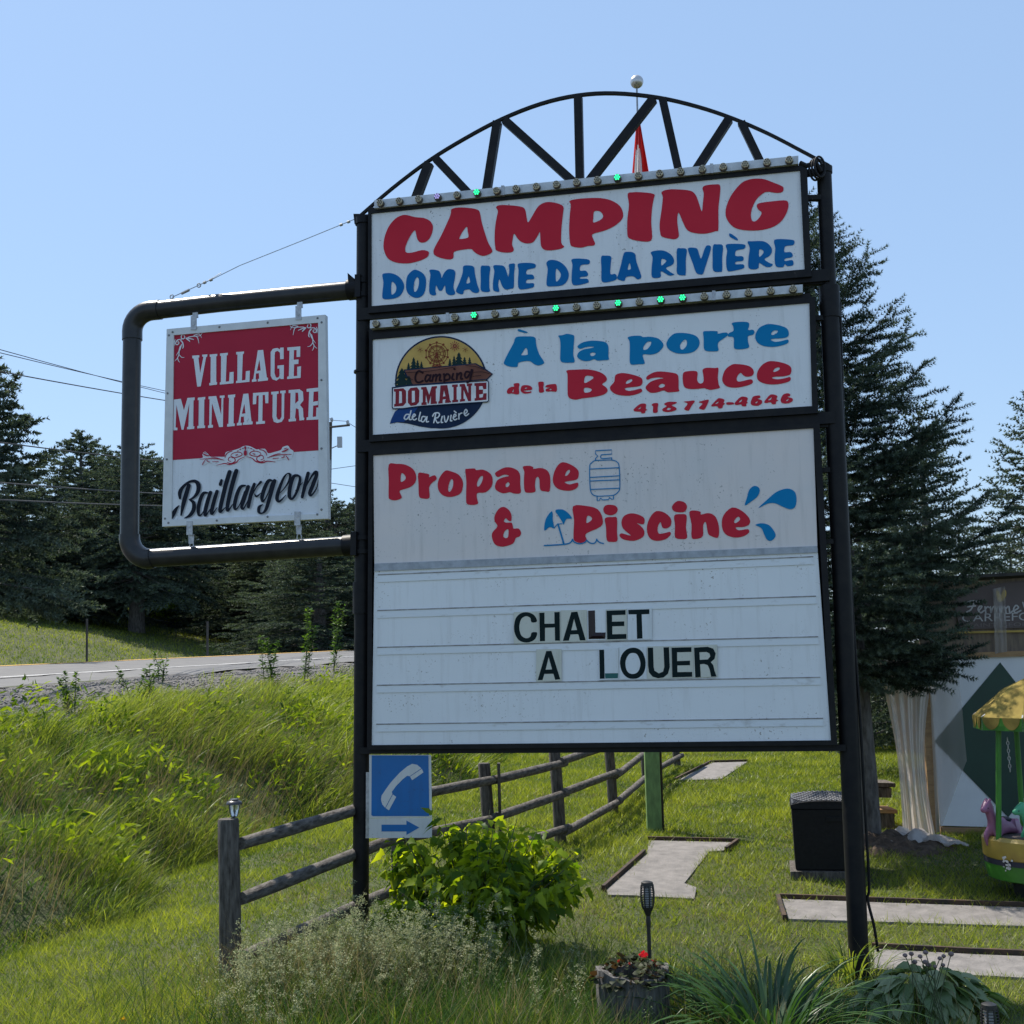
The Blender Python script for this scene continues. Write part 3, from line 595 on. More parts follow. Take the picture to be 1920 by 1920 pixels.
# ---- pipe outrigger
def arcpx(c, r, a0, a1, n=8): return [(c[0] + r * math.cos(R(t)), c[1] + r * math.sin(R(t))) for t in np.linspace(a0, a1, n)]
PO = -0.10
def PP(P): return [S(x, y, PO) for x, y in P]
pr = 0.0815
pf = MB().tube(PP([(655, 537.3), (520, 550), (400, 562), (275, 576.5)]), pr, 22).build('pipe_arm', [PIPE], root, smooth=True)
MB().tube(PP([(290, 574.6)] + arcpx((277, 616), 40, -95, -180, 9) + [(237, 632)]), pr * 1.1, 22).build('elbow', [PIPE], pf, smooth=True)
pv = MB().tube(PP([(237, 622), (234, 800), (231.4, 1010)]), pr, 22).build('pipe_upright', [PIPE], root, smooth=True)
pl = MB().tube(PP([(262, 1044.8), (450, 1033), (655, 1020)]), pr, 22).build('pipe_arm', [PIPE], root, smooth=True)
MB().tube(PP([(231.5, 1000)] + arcpx((271.5, 1006), 40, 180, 95, 9) + [(276, 1044)]), pr * 1.1, 22).build('elbow', [PIPE], pl, smooth=True)
for x, y in ((660, 536), (652, 1020)):
    mb = MB().tube([S(x - 14, y + 1, PO), S(x + 6, y - 1, PO)], pr * 1.12, 20)
    mb.box(S(x + 10, y - 1, PO), (0.05, 0.2, 0.2), ax=(SU, SN, SV))
    mb.tube([S(673, y - 17, PO), S(673, y - 9, PO)], 0.083, 18).tube([S(673, y + 9, PO), S(673, y + 17, PO)], 0.083, 18)
    mb.build('clamp', [BLACK], root, smooth=True)
mb = MB(); quadprism([(650, 510), (662, 520), (662, 545), (652, 545)], -0.02, -0.04, mb); mb.build('bracket', [BLACK], root)
# dark cable running down behind the right-hand post
hc = [(1576, 560), (1583, 800), (1597, 1100), (1614, 1350), (1622, 1500), (1631, 1660), (1628, 1690), (1640, 1740), (1648, 1790)]
MB().tube([S(x, y, -0.1) for x, y in smoothline(hc, 4)], 0.011, 6).build('cable', [BLACK], root, smooth=True)

# ============================================================ HANGING SIGN
HQ = [(307.6, 614.3), (606, 587), (611.5, 971), (299, 986)]; HI = [(321, 625.6), (592.7, 602), (593.7, 962), (316.6, 973)]
hs = thing('hanging_sign', S(455, 985, 0), 'square white-framed sign with dark red upper half, hung in the pipe bracket', 'hanging sign')
SIGNW = speckled('sign_white', (0.72, 0.74, 0.78), amount=0.0); SRED = mat('sign_dark_red', (0.40, 0.022, 0.05), (0.43, 0.026, 0.055), 2, 0.5, spec=0.12); INK = mat('sign_ink', (0.014, 0.018, 0.03), rough=0.5, spec=0.1); SHD = mat('sign_grey_shadow', (0.42, 0.44, 0.48), rough=0.4)
HO = -0.06
mb = MB(); quadprism(HI, HO + 0.0, HO - 0.03, mb); hp = mb.build('panel', [SIGNW], hs)
mb = MB(); framebars(HI, HQ, HO + 0.014, HO - 0.045, mb)
RIV = mat('screw_grey', (0.2, 0.2, 0.21), rough=0.4, metal=0.5)
hf = mb.build('frame', [mat('white_trim', (0.68, 0.69, 0.7), (0.6, 0.61, 0.62), 8, 0.4)], hs)
for x, y in ((319, 620), (312, 626), (407, 610.5), (498, 602), (591.7, 593.5), (599.3, 601.5), (599, 710), (599, 839), (309.5, 735), (308, 859.5), (304.6, 971), (311, 979), (402, 974.5), (497.5, 967.5), (599, 954), (591, 963)):
    MB().lathe(S(x, y, HO + 0.014), [(0.010, 0), (0.010, 0.003), (0.006, 0.006)], 8, -SN).build('screw', [RIV], hf, smooth=True)
f = Flat(off=HO + 0.002)
f.loops([[(321, 625.6), (592.7, 602), (593.2, 842), (317.8, 860.4)]]); f.build('red_field', [SRED], hp)
f = Flat(off=HO + 0.004)
for s in ('328,443 407,437 410,462 398,464 418,640 455,457 442,452 440,432 500,428 497,455 486,457 425,790 385,793 345,475 330,472', '525,430 612,422 610,448 600,450 600,740 610,742 608,770 522,780 522,752 535,750 538,457 527,457', '643,418 732,410 730,437 718,439 708,737 745,733 752,630 797,625 795,755 640,770 640,745 652,742 655,445 643,446',
          '825,402 915,395 912,422 900,424 890,722 930,718 935,618 980,612 975,738 822,753 825,728 838,725 840,430 825,430', '1070,382 1130,377 1172,690 1185,692 1183,722 1070,735 1070,705 1085,703 1082,640 1048,645 1045,710 1055,712 1055,733 1002,740 1003,712 1018,708|1088,490 1102,610 1058,615',
          '1215,400 1240,365 1290,355 1320,372 1322,352 1362,350 1362,480 1322,483 1320,410 1295,388 1265,400 1260,440 1258,640 1275,690 1300,690 1315,670 1315,588 1292,588 1292,555 1365,547 1362,705 1330,708 1320,695 1280,725 1235,710 1215,670', '1402,350 1550,338 1548,455 1508,458 1508,378 1478,380 1475,490 1495,488 1530,485 1528,535 1480,540 1475,675 1515,670 1515,568 1558,562 1553,693 1400,707 1402,680 1420,676 1428,385 1405,385',
          '120,940 200,930 235,1060 275,920 357,915 355,945 343,948 340,1240 353,1242 350,1270 270,1276 270,1250 285,1246 295,985 230,1278 208,1280 150,1000 140,1255 162,1258 160,1285 116,1287', '392,918 477,908 475,935 465,938 462,1232 475,1232 472,1260 385,1265 387,1238 400,1236 403,945 390,947', '512,905 600,898 655,1110 660,920 640,920 640,895 695,892 693,918 680,920 675,1248 632,1250 552,980 545,1225 562,1225 562,1255 507,1260 507,1233 520,1230 525,935 512,935',
          '733,888 815,880 812,912 800,915 795,1208 810,1210 807,1238 722,1245 724,1215 738,1213 745,918 733,920', '905,875 962,870 998,1185 1012,1188 1010,1218 900,1226 900,1200 915,1195 912,1130 880,1133 873,1200 888,1202 888,1228 832,1232 834,1205 850,1200|918,985 930,1095 888,1100', '1015,865 1190,852 1188,980 1155,980 1150,885 1125,888 1120,1180 1150,1180 1150,1210 1050,1218 1050,1190 1075,1188 1080,892 1055,895 1050,990 1013,993',
          '1220,852 1305,845 1305,872 1285,875 1280,1130 1295,1165 1320,1165 1338,1130 1340,868 1322,868 1322,840 1383,835 1383,865 1370,868 1365,1150 1340,1190 1290,1203 1250,1190 1235,1140 1238,880 1222,882', '1418,832 1540,822 1580,850 1585,950 1545,1000 1580,1040 1585,1140 1595,1145 1592,1170 1540,1175 1530,1050 1500,1035 1490,1150 1502,1155 1500,1182 1418,1188 1418,1160 1435,1155 1440,865 1418,865|1495,860 1525,862 1530,950 1492,985',
          '1620,818 1756,803 1756,845 1725,848 1700,850 1695,965 1715,960 1750,955 1750,1000 1695,1008 1690,1135 1728,1130 1732,1030 1756,1027 1756,1163 1620,1170 1622,1140 1640,1138 1650,850 1622,850'): f.shape(s, KG, False)
f.build('lettering', [SIGNW], hp)
SCRIPT = ('100,895,26 118,845,46 150,790,30 180,755,8', '290,530,44 262,620,50 228,740,46 202,865,18', '190,675,26 190,610,46 222,550,36 290,492,26 360,482,36 398,525,50 392,600,44 350,660,28 298,690,16', '298,690,16 343,725,40 345,800,46 302,868,36 240,900,8',
          '500,612,18 455,620,36 420,690,42 398,790,42 404,865,28 440,850,14 492,740,12 530,620,26', '535,610,42 500,720,44 474,830,42 480,872,22 530,800,8', '610,598,40 580,690,44 548,820,42 556,852,22 612,780,8', '660,472,30 648,518,38', '752,378,48 702,550,48 648,780,44 650,830,26 702,780,8', '828,365,48 775,550,48 728,760,44 735,815,26 790,740,8',
          '930,532,18 880,545,36 840,620,42 810,740,42 815,800,24 860,760,12 925,600,20', '962,545,42 918,680,44 890,770,36 912,792,18 970,680,8', '1032,515,34 992,640,44 965,772,36', '985,700,8 1050,560,12 1105,492,30', '1035,625,8 1058,655,22 1108,615,6', '1240,478,18 1195,478,38 1150,560,44 1120,665,42 1132,712,22 1180,640,12 1235,500,24', '1262,478,42 1212,650,44 1165,800,36 1120,845,16 1085,830,34 1090,775,36 1130,745,8',
          '1285,645,8 1360,580,10 1425,480,24 1438,412,28 1408,396,12 1362,452,26 1308,590,40 1290,680,42 1320,710,24 1392,640,8', '1530,420,24 1480,430,38 1440,540,44 1430,650,42 1462,682,26 1510,610,30 1545,500,36 1548,440,26 1520,412,18', '1500,590,8 1580,500,8', '1642,392,38 1610,520,42 1575,662,34', '1590,600,8 1680,430,20 1728,382,40 1735,420,40 1682,560,44 1660,620,40 1680,642,22 1740,560,12 1757,468,5')
for m_, dx, dy, o_ in ((SHD, 14, 7, 0.001), (INK, 0, 0, 0.004)):
    f = Flat(off=HO + o_)
    k_ = (KH[0] + dx / KH[2], KH[1] + dy / KH[2], KH[2])
    for s in SCRIPT: f.st(s, k_, 30)
    f.build('script_lettering' if o_ > 0.002 else 'script_shadow', [m_], hp)
f = Flat(off=HO + 0.003)
f.shape('415,232 450,212 442,175 470,148 505,170 535,203 640,205 692,208 698,180 715,150 780,135 855,112 900,88 935,80 980,86 1025,108 1060,122 1150,115 1185,165 1260,150 1330,128 1350,95 1410,80 1435,115 1475,150 1440,235 1415,225 1280,250 1150,272 1060,262 940,214 820,282 740,302 600,306 520,270 450,302', KH, True, 0)
f.off = HO + 0.0034
orn = ('925,205,5 862,232,10 822,270,14 750,292,14 690,282,12 600,302,4', '722,268,6 768,282,14 812,255,12 800,215,10 752,210,10 735,245,8 765,258,8', '775,215,5 800,218,8 860,202,10 892,180,10 868,155,9 802,160,8 765,188,6 788,208,5', '700,218,5 708,186,10 738,155,10 780,142,8', '840,142,10 850,138,10', '868,124,11 878,120,11', '898,112,9 908,108,9', '690,245,6 600,218,9 540,210,4', '660,238,5 560,226,9 418,234,5', '625,262,9 560,262,5', '500,232,5 502,255,10 532,266,5', '482,240,6 458,275,10 448,298,8', '452,172,10 480,186,16 520,196,10', '470,160,8 495,168,10', '830,190,14 850,182,8')
for s in orn:
    f.st(s, KH, 8, 1)
    f.st(' '.join('%g,%g,%s' % (1870 - float(a), float(b) - 0.055 * (1870 - 2 * float(a)), w) for a, b, w in (p.split(',') for p in s.split())), KH, 8, 1)
f.st('935,150,34 934,180,36', KH, 30, 1); f.st('934,100,26 935,130,10', KH, 10, 1)
f.build('ornament', [SIGNW, SRED], hp)
f = Flat(off=HO + 0.004)
def corner(ox, oy, sx, sy):
    def t(s): return ' '.join('%g,%g,%s' % (ox + sx * float(a), oy + sy * float(b) - 0.09 * sx * float(a), w) for a, b, w in (p.split(',') for p in s.split()))
    for s in ('115,18,6 125,40,10 110,58,10 88,48,10 86,22,12 100,8,8', '92,60,8 60,62,10 38,70,12 20,100,12 38,118,10 58,104,10 55,86,8 42,88,8', '80,75,14 100,100,14 108,150,12 95,165,4', '140,55,12 175,85,12 182,98,4', '150,52,12 210,70,9 230,80,4', '165,45,10 240,40,8 270,60,10 285,125,4', '230,30,10 290,20,8 315,65,4', '240,42,8 300,38,6 320,10,4', '78,140,16 62,190,12 60,230,10 40,275,8 12,300,4', '90,120,10 75,170,10 50,210,8 30,240,4', '60,230,9 90,265,8 122,270,4', '45,260,8 55,300,8 70,320,4', '18,60,8 10,90,10 14,130,4'): f.st(t(s), KG, 8)
corner(120, 205, 1, 1); corner(1756, 62, -1, 1)
f.build('corner_ornaments', [SIGNW], hp)
for x, y, up in ((359, 604, 1), (556, 585, 1), (351, 988, -1), (554, 970, -1)):
    mb = MB(); y2 = y - up * 2
    quadprism([(x - 5.5, y - 14 * up), (x + 5.5, y - 14 * up), (x + 5.5, y + 12 * up), (x - 5.5, y + 12 * up)], HO + 0.021, HO + 0.0145, mb)
    quadprism([(x - 4, y - 30 * up), (x + 5, y - 30 * up), (x + 6, y - 12 * up), (x - 5, y - 12 * up)], HO - 0.005, HO - 0.012, mb)
    c = S(x + 1, y - (29 if up > 0 else -36), HO - 0.01)
    mb.tube([c + SU * 0.020 * math.cos(t) + SV * 0.034 * math.sin(t) for t in np.linspace(0, 6.2832, 14)], 0.0045, 6)
    mb.lathe(S(x, y + up * 2, HO + 0.021), [(0.011, 0), (0.010, 0.004)], 8, -SN)
    mb.build('hanger', [GALV], hs, smooth=True)

# support cable with turnbuckle
w = thing('support_cable', S(312, 552, -0.1), 'thin steel guy cable with turnbuckle from post top to pipe elbow', 'guy cable')
MB().tube([S(660, 402, -0.1), S(560, 443, -0.1), S(440, 491, -0.1), S(392, 515, -0.1)], 0.0035, 5).build('wire', [GALV], w)
mb = MB().tube([S(392, 515, -0.1), S(312, 551, -0.1)], 0.004, 5).tube([S(330, 544, -0.1), S(345, 537, -0.1)], 0.013, 8)
for x, y in ((363, 528.5), (312, 550)):
    c = S(x, y, -0.1); mb.tube([c + SU * 0.018 * math.cos(t) + SV * 0.018 * math.sin(t) for t in np.linspace(0, 6.2832, 12)], 0.005, 6)
for x, y in ((386, 518), (374, 523), (632, 413.5), (646, 408)): mb.tube([S(x - 2.5, y + 1, -0.1), S(x + 2.5, y - 1, -0.1)], 0.013, 7)
mb.tube([S(380, 520, -0.1), S(405, 505, -0.1)], 0.003, 5)
mb.build('turnbuckle', [GALV], w, smooth=True)

# telephone sign
ph = thing('telephone_sign', S(748, 1571, 0), 'blue and white telephone sign with right-pointing arrow under the big sign', 'telephone sign')
PB = speckled('blue_enamel', (0.0, 0.14, 0.42), dirt=(0.03, 0.04, 0.05), amount=0.4, tint=(0.002, 0.11, 0.33)); PW = speckled('white_enamel', (0.62, 0.62, 0.61), amount=0.4)
def KPp(*P): return [(KP[0] + x / KP[2], KP[1] + y / KP[2]) for x, y in P]
mb = MB(); quadprism(KPp((192, 100), (935, 100), (945, 852), (190, 862)), -0.03, -0.036, mb); plate = mb.build('plate', [PW], ph)
mb = MB(); quadprism(KPp((190, 866), (945, 856), (945, 1098), (188, 1103)), -0.03, -0.036, mb); aplate = mb.build('arrow_plate', [PW], ph)
mb = MB(); quadprism(KPp((150, 310), (190, 310), (188, 1105), (146, 1105)), -0.035, -0.06, mb); mb.build('mounting_rail', [GALV], ph)
f = Flat(off=-0.028)
f.loops([KPp((222, 108), (905, 108), (916, 825), (905, 837), (235, 838), (218, 825))]); f.build('blue_field', [PB], plate)
f = Flat(off=-0.0265)
f.shape('335,640 342,590 400,505 450,435 560,315 650,240 710,208 770,220 820,262 681,357 650,352 600,390 520,472 465,545 472,572 385,737 350,695', KP, False); f.shape('826,268 845,312 710,404 684,362', KP, False); f.shape('479,577 518,606 430,768 391,740', KP, False)
f.build('handset_picture', [PW], plate)
f = Flat(off=-0.028); f.shape('340,940 640,940 640,890 795,975 640,1065 640,1022 340,1022', KP, False); f.build('arrow', [PB], aplate)

# changeable letters
CRM = speckled('cream_tile', (0.62, 0.61, 0.53), dirt=(0.25, 0.22, 0.08), amount=0.5); CLR = speckled('clear_tile', (0.72, 0.74, 0.76), dirt=(0.25, 0.22, 0.1), amount=0.5)
TEAL = mat('letter_dark_green', (0.006, 0.016, 0.018), rough=0.5, spec=0.1); DRED = mat('letter_dark_maroon', (0.022, 0.01, 0.013), rough=0.25, spec=0.3); GFT = mat('letter_bright_green', (0.0, 0.11, 0.10), rough=0.4)
tiles = [('cream tile with a narrow dark letter C, first in the upper word', (105, 118, 303, 378), CRM, True, '293,200 250,205 240,170 205,155 165,180 150,245 165,310 205,335 240,322 252,288 296,290 280,340 240,365 195,370 145,350 115,300 107,240 120,175 155,135 205,122 255,135 285,165'),
         ('cream tile with the dark letter H of the upper word', (306, 112, 487, 372), CRM, False, '313,128 356,125 356,217 438,215 436,122 480,120 482,355 442,355 440,247 360,250 360,358 318,360'),
         ('cream tile with the dark letter A in the upper word', (490, 105, 702, 365), CRM, False, '575,122 625,118 693,352 645,353 632,302 568,305 555,355 506,357|597,175 622,268 575,270'),
         ('glossy maroon-black raised letter L in the upper word', (706, 98, 856, 352), BOARD, False, ''),
         ('cream tile with the dark letter E in the upper word', (860, 98, 1030, 352), CRM, False, '863,110 1018,105 1018,143 908,147 908,200 1008,197 1008,235 910,238 910,303 1025,300 1025,340 868,345'),
         ('pale tile with the dark letter T ending the upper word', (1034, 88, 1232, 348), CLR, False, '1040,103 1213,98 1213,137 1150,140 1157,337 1112,340 1107,140 1042,140'),
         ('cream tile with a dark letter A standing alone in the lower line', (288, 424, 495, 688), CRM, False, '370,440 412,438 485,670 443,675 428,625 355,627 340,677 300,678|390,490 418,590 365,592'),
         ('pale tile with letter L whose foot is bright green', (798, 416, 962, 676), CLR, False, '803,430 843,428 848,665 808,667'),
         ('pale tile with the dark letter O in the lower line', (966, 405, 1190, 672), CLR, True, '1080,412 1130,425 1165,465 1183,535 1170,610 1130,655 1080,667 1030,655 990,610 973,540 985,475 1025,428|1078,455 1110,465 1130,500 1140,545 1128,595 1105,620 1075,627 1045,618 1025,590 1017,540 1025,500 1048,465'),
         ('cream tile with the dark letter U in the lower line', (1194, 400, 1388, 668), CRM, False, '1200,412 1243,412 1248,570 1255,600 1290,622 1325,608 1335,570 1328,410 1373,408 1380,570 1365,625 1330,655 1285,662 1240,650 1210,615 1202,560'),
         ('cream tile with the dark letter E in the lower line', (1392, 396, 1572, 660), CRM, False, '1395,412 1557,408 1557,447 1440,450 1440,522 1545,518 1545,555 1442,558 1442,612 1563,610 1563,650 1400,655'),
         ('cream tile with the dark letter R ending the lower line', (1574, 388, 1768, 655), CRM, False, '1578,412 1690,405 1735,420 1755,460 1745,505 1715,530 1735,555 1745,600 1762,648 1718,650 1705,590 1690,555 1660,545 1627,548 1633,652 1588,655|1622,450 1680,447 1705,460 1710,485 1690,508 1625,512')]
for lab, (x0, y0, x1, y1), m_, sm, s in tiles:
    q = [(KI[0] + a / KI[2], KI[1] + b / KI[2]) for a, b in ((x0, y0 + 2), (x1, y0 - 2), (x1 + 1, y1 - 3), (x0, y1 + 2))]
    mb = MB(); quadprism(q, 0.0125, 0.0095, mb); cen = S(sum(p[0] for p in q) / 4, q[2][1], 0.01)
    if not s: mb = MB(); quadprism(q, 0.0112, 0.0095, mb)
    t = mb.build('letter_tile', [m_], None, cen); tag(t, lab, 'letter tile', 'changeable letters on the sign board')
    f = Flat(off=0.0135)
    if s:
        f.shape(s, KI, sm)
        if 'bright green' in lab: f.shape('850,622 958,620 955,662 852,664', KI, False, 1)
    else:
        for s2 in ('712,110 768,107 742,126', '712,110 742,126 744,318 716,342', '768,107 772,288 744,318 742,126', '772,288 855,288 830,316 744,318', '855,288 853,340 830,316', '716,342 744,318 830,316 853,340'):
            P = pts(s2, KI); f.mb.add([S(x, y, 0.026 if (abs(KI[0] + 743 / KI[2] - x) < 1 or abs(KI[1] + 317 / KI[2] - y) < 0.6) else 0.0125) for x, y in P], [list(range(len(P)))], 0)
    f.build('letter', [TEAL if s else DRED, GFT], t)
# ============================================================ SETTING
def struct(o): o['kind'] = 'structure'; return o
def stuff(o, label=None):
    o['kind'] = 'stuff'
    if label: o['label'] = label
    return o
xs = np.unique(np.round(np.concatenate([np.linspace(-400, -40, 25), np.linspace(-40, -12, 57), np.linspace(-12, 10, 177), np.linspace(10, 40, 41), np.linspace(40, 400, 20)]), 3))
ys = np.unique(np.round(np.concatenate([np.linspace(-30, 3, 12), np.linspace(3, 26, 185), np.linspace(26, 80, 109), np.linspace(80, 600, 30)]), 3))
X, Y = np.meshgrid(xs, ys); Z = ground(X, Y); nx, ny = len(xs), len(ys)
i = np.arange(nx * ny).reshape(ny, nx)
m, nt, b = newmat('soil_and_thatch'); b.inputs['Roughness'].default_value = 0.95
v = coords(nt)
c = ramp(nt, noise(nt, v, 0.7, 6), [(0.3, (0.030, 0.042, 0.010)), (0.55, (0.055, 0.066, 0.018)), (0.75, (0.085, 0.075, 0.035))])
nt.links.new(c, b.inputs['Base Color']); bump(nt, b, noise(nt, v, 22), 0.8, 0.05)
o = npmesh('ground', np.stack([X, Y, Z], -1).reshape(-1, 3), np.stack([i[:-1, :-1], i[:-1, 1:], i[1:, 1:], i[1:, :-1]], -1).reshape(-1, 4), m, smooth=True); struct(o)

def strip(name, s0, s1, t0, t1, m, lift, ns=4, nt_=120):
    s, t = np.meshgrid(np.linspace(s0, s1, ns), np.linspace(t0, t1, nt_)); x = N0[0] + s * RN[0] + t * RT[0]; y = N0[1] + s * RN[1] + t * RT[1]
    z = ground(x, y) + lift; k = np.arange(ns * nt_).reshape(nt_, ns)
    return struct(npmesh(name, np.stack([x, y, z], -1).reshape(-1, 3), np.stack([k[:-1, :-1], k[:-1, 1:], k[1:, 1:], k[1:, :-1]], -1).reshape(-1, 4), m, smooth=True))
ASPH = mat('asphalt', (0.085, 0.085, 0.09), (0.12, 0.118, 0.116), 3, 0.8, bs=0.4, bd=0.01, bscale=90)
GRAV = mat('gravel', (0.07, 0.066, 0.064), (0.17, 0.16, 0.155), 26, 0.95, bs=1.0, bd=0.03, bscale=40)
strip('road', -5.0, 0.0, -60, 220, ASPH, 0.045, 3, 200); strip('road_far_lane', -10.0, -5.0, -60, 220, ASPH, 0.045, 3, 200)
strip('road_edge_line', -1.72, -1.61, -60, 220, mat('white_road_paint', (0.55, 0.55, 0.54), (0.4, 0.4, 0.4), 8, 0.6), 0.053, 2, 200)
strip('road_centre_line', -5.0, -4.82, -60, 220, mat('yellow_road_paint', (0.62, 0.36, 0.06), (0.5, 0.3, 0.06), 8, 0.6), 0.053, 2, 200)
strip('gravel_shoulder', 0.0, 2.9, -60, 220, GRAV, 0.035, 24, 500)
# loose stones on the shoulder
n = 16000; t = rng.uniform(-12, 24, n); s = rng.uniform(0.05, 3.3, n); x = N0[0] + s * RN[0] + t * RT[0]; y = N0[1] + s * RN[1] + t * RT[1]; z = ground(x, y)
r = rng.uniform(0.010, 0.034, n); oct_ = np.array([[1, 0, 0], [0, 1, 0], [-1, 0, 0], [0, -1, 0], [0.2, 0.1, 0.8], [0, 0, -0.8]]); of = np.array([[0, 1, 4], [1, 2, 4], [2, 3, 4], [3, 0, 4], [1, 0, 5], [2, 1, 5], [3, 2, 5], [0, 3, 5]])
V = oct_[None] * r[:, None, None] * rng.uniform(0.6, 1.3, (n, 6, 1)) + np.stack([x, y, z + .03 + r * 0.4], -1)[:, None]
stuff(npmesh('gravel_stones', V.reshape(-1, 3), (of[None] + 6 * np.arange(n)[:, None, None]).reshape(-1, 3), mat('stone', (0.08, 0.076, 0.075), (0.21, 0.20, 0.195), 30, 0.9)), 'grey gravel stones along the road shoulder')

# ---- concrete lanes of the mini golf course
CONC = mat('worn_concrete', (0.215, 0.20, 0.19), (0.12, 0.113, 0.108), 7, 0.9, bs=0.8, bd=0.012, bscale=45, lo=.3, hi=.72)
EDGE = mat('rotting_edge_board', (0.075, 0.042, 0.022), (0.025, 0.02, 0.016), 8, 0.9, bs=0.5)
LANES = []
def gpoly(P): return np.array([G(x, y) for x, y in P])
def lane(P, edges, label, loc):
    A = gpoly(P); LANES.append(A[:, :2]); c = A.mean(0)
    t = thing('mini_golf_lane', c, label, 'mini golf lane', 'concrete mini golf lanes')
    A2 = A.copy(); A2[:, 2] = [gz(a, b) + 0.02 for a, b in A[:, :2]]; lo = A2.copy(); lo[:, 2] -= 0.12
    V2 = [Vector((a, b, 0)) for a, b, _ in A2]
    mb = MB(); n = len(A2)
    mb.prism(list(A2), list(lo), 0, caps=False); mb.add(A2, [list(q) for q in tessellate_polygon([V2])])
    mb.build('concrete_slab', [CONC], t)
    for k in edges:
        a, b2 = A2[k], A2[(k + 1) % n]; d = b2 - a; l = np.linalg.norm(d[:2]); d = d / np.linalg.norm(d); nn = np.array([-d[1], d[0], 0]); nn /= np.linalg.norm(nn)
        inside = A2.mean(0) - (a + b2) / 2
        if inside @ nn > 0: nn = -nn
        MB().box((a + b2) / 2 + nn * 0.03 + np.array([0, 0, -0.005]), (np.linalg.norm(b2 - a) + 0.04, 0.035, 0.09), ax=(d, nn, np.cross(d, nn))).build('edging_board', [EDGE], t, bevel=0.004)
    return t
lane([(1138, 1672), (1213, 1604), (1217, 1579), (1378, 1583), (1357, 1598), (1330, 1600), (1283, 1660), (1306, 1668), (1302, 1690), (1190, 1683), (1140, 1682)], [0, 2, 3], 'T-shaped concrete lane behind the flower planter in the middle of the lawn', 0)
lane([(1270, 1465), (1335, 1432), (1402, 1430), (1352, 1463)], [0, 1], 'farthest concrete lane by the end of the rail fence', 0)
lane([(1466, 1690), (1700, 1698), (1990, 1708), (2150, 1714), (2150, 1752), (1990, 1744), (1700, 1734), (1478, 1728)], [0, 1, 2, 7], 'long concrete lane in front of the black storage box', 0)
lane([(1640, 1785), (1820, 1794), (2000, 1802), (2160, 1808), (2160, 1852), (2000, 1843), (1800, 1832), (1640, 1822)], [0, 1, 2], 'nearest concrete lane beside the right signpost base', 0)

# ---- split rail fence
fp = [(433, 1845), (752, 1688), (921, 1634), (1052, 1582), (1151, 1526), (1212, 1469), (1270, 1437)]
FP_ = [G(*p) for p in fp]
fence = thing('rail_fence', FP_[0], 'weathered round-log rail fence running from the foreground back along the lawn', 'fence')
FH = 1.07
for k, p in enumerate(FP_):
    lean = np.array([-0.02 if k == 0 else -0.05, 0, 0]); h = FH + (0.02 if k == 0 else 0)
    r = (0.074 if k == 0 else 0.066) + 0.003 * math.sin(k * 2.3)
    MB().tube([p - np.array([0, 0, .2]), p + lean * 0.4 + [0, 0, h * .5], p + lean + [0, 0, h - .015], p + lean + [0, 0, h]], [r * 1.04, r, r * 0.98, r * 0.9], 16).build('post', [WOOD], fence, smooth=True)
    if k == 2: MB().box(p + np.array([0.1, -0.04, 0.62]), (0.03, 0.10, 0.9)).build('nailed_board', [WOOD], fence)
for k in range(6):
    a, b2 = FP_[k], FP_[k + 1]; d = b2 - a; d2 = d / np.linalg.norm(d); side = np.array([d2[1], -d2[0], 0]) * 0.085
    for j, hh in enumerate((0.92, 0.55, 0.17)):
        if k == 1 and j == 0: dz = -0.03
        else: dz = 0
        P = []
        for t in np.linspace(-0.04 if k else 0.01, 1.035, 9):
            q = a + d * t + side + np.array([-0.03 * hh, 0, hh + dz + 0.02 * math.sin(k * 2.3 + j * 1.7) + .03 * (t - .5) * math.sin(k * 3.1 + j * 2)]); P.append(q)
        MB().tube(P, [0.047 * f_ for f_ in (0.9, 1, 1.04, 0.98, 1.02, 1.05, 1, .96, .9)], 12).build('rail', [RAILW], fence, smooth=True)

# ---- little solar lantern on the first post
p = FP_[0] + np.array([0.0, 0, FH]); p = at(439, 1546, FP_[0][1] + 0.06)
LMP = mat('dark_bronze_plastic', (0.03, 0.03, 0.035), (0.05, 0.05, 0.055), 8, 0.35); GLASSY, gnt, gb = newmat('clear_ribbed_plastic'); gb.inputs['Base Color'].default_value = (0.75, 0.77, 0.78, 1); gb.inputs['Roughness'].default_value = 0.15; gb.inputs['Transmission Weight'].default_value = 0.75
t = thing('garden_lamp', p - [0, 0, .25], 'small solar garden lantern with clear shade on the front fence post', 'garden lamp')
px1 = (FP_[0][1] + 0.06) / FPX
MB().tube([p - [0, 0, 0.28], p + [0, 0, 16 * px1]], 0.010, 8).build('stake', [LMP], t, smooth=True)
c = p + np.array([0, 0, 14 * px1])
sh = MB().lathe(c, [(0.018, 0), (0.024, 0.01), (0.032, 0.05), (0.036, 0.085)], 14).build('lamp_shade', [GLASSY], t, smooth=True)
mb = MB()
for k in range(5):
    a = k * 1.2566; u = np.array([math.cos(a), math.sin(a), 0]); mb.tube([c + u * 0.020, c + u * 0.034 + [0, 0, .05], c + u * 0.038 + [0, 0, .087]], 0.003, 5)
mb.build('cage', [LMP], sh)
MB().lathe(c + [0, 0, .085], [(0.055, 0), (0.055, 0.006), (0.048, 0.018), (0.03, 0.026), (0.03, 0.034), (0.012, 0.038)], 20).build('cap', [LMP], t, smooth=True)

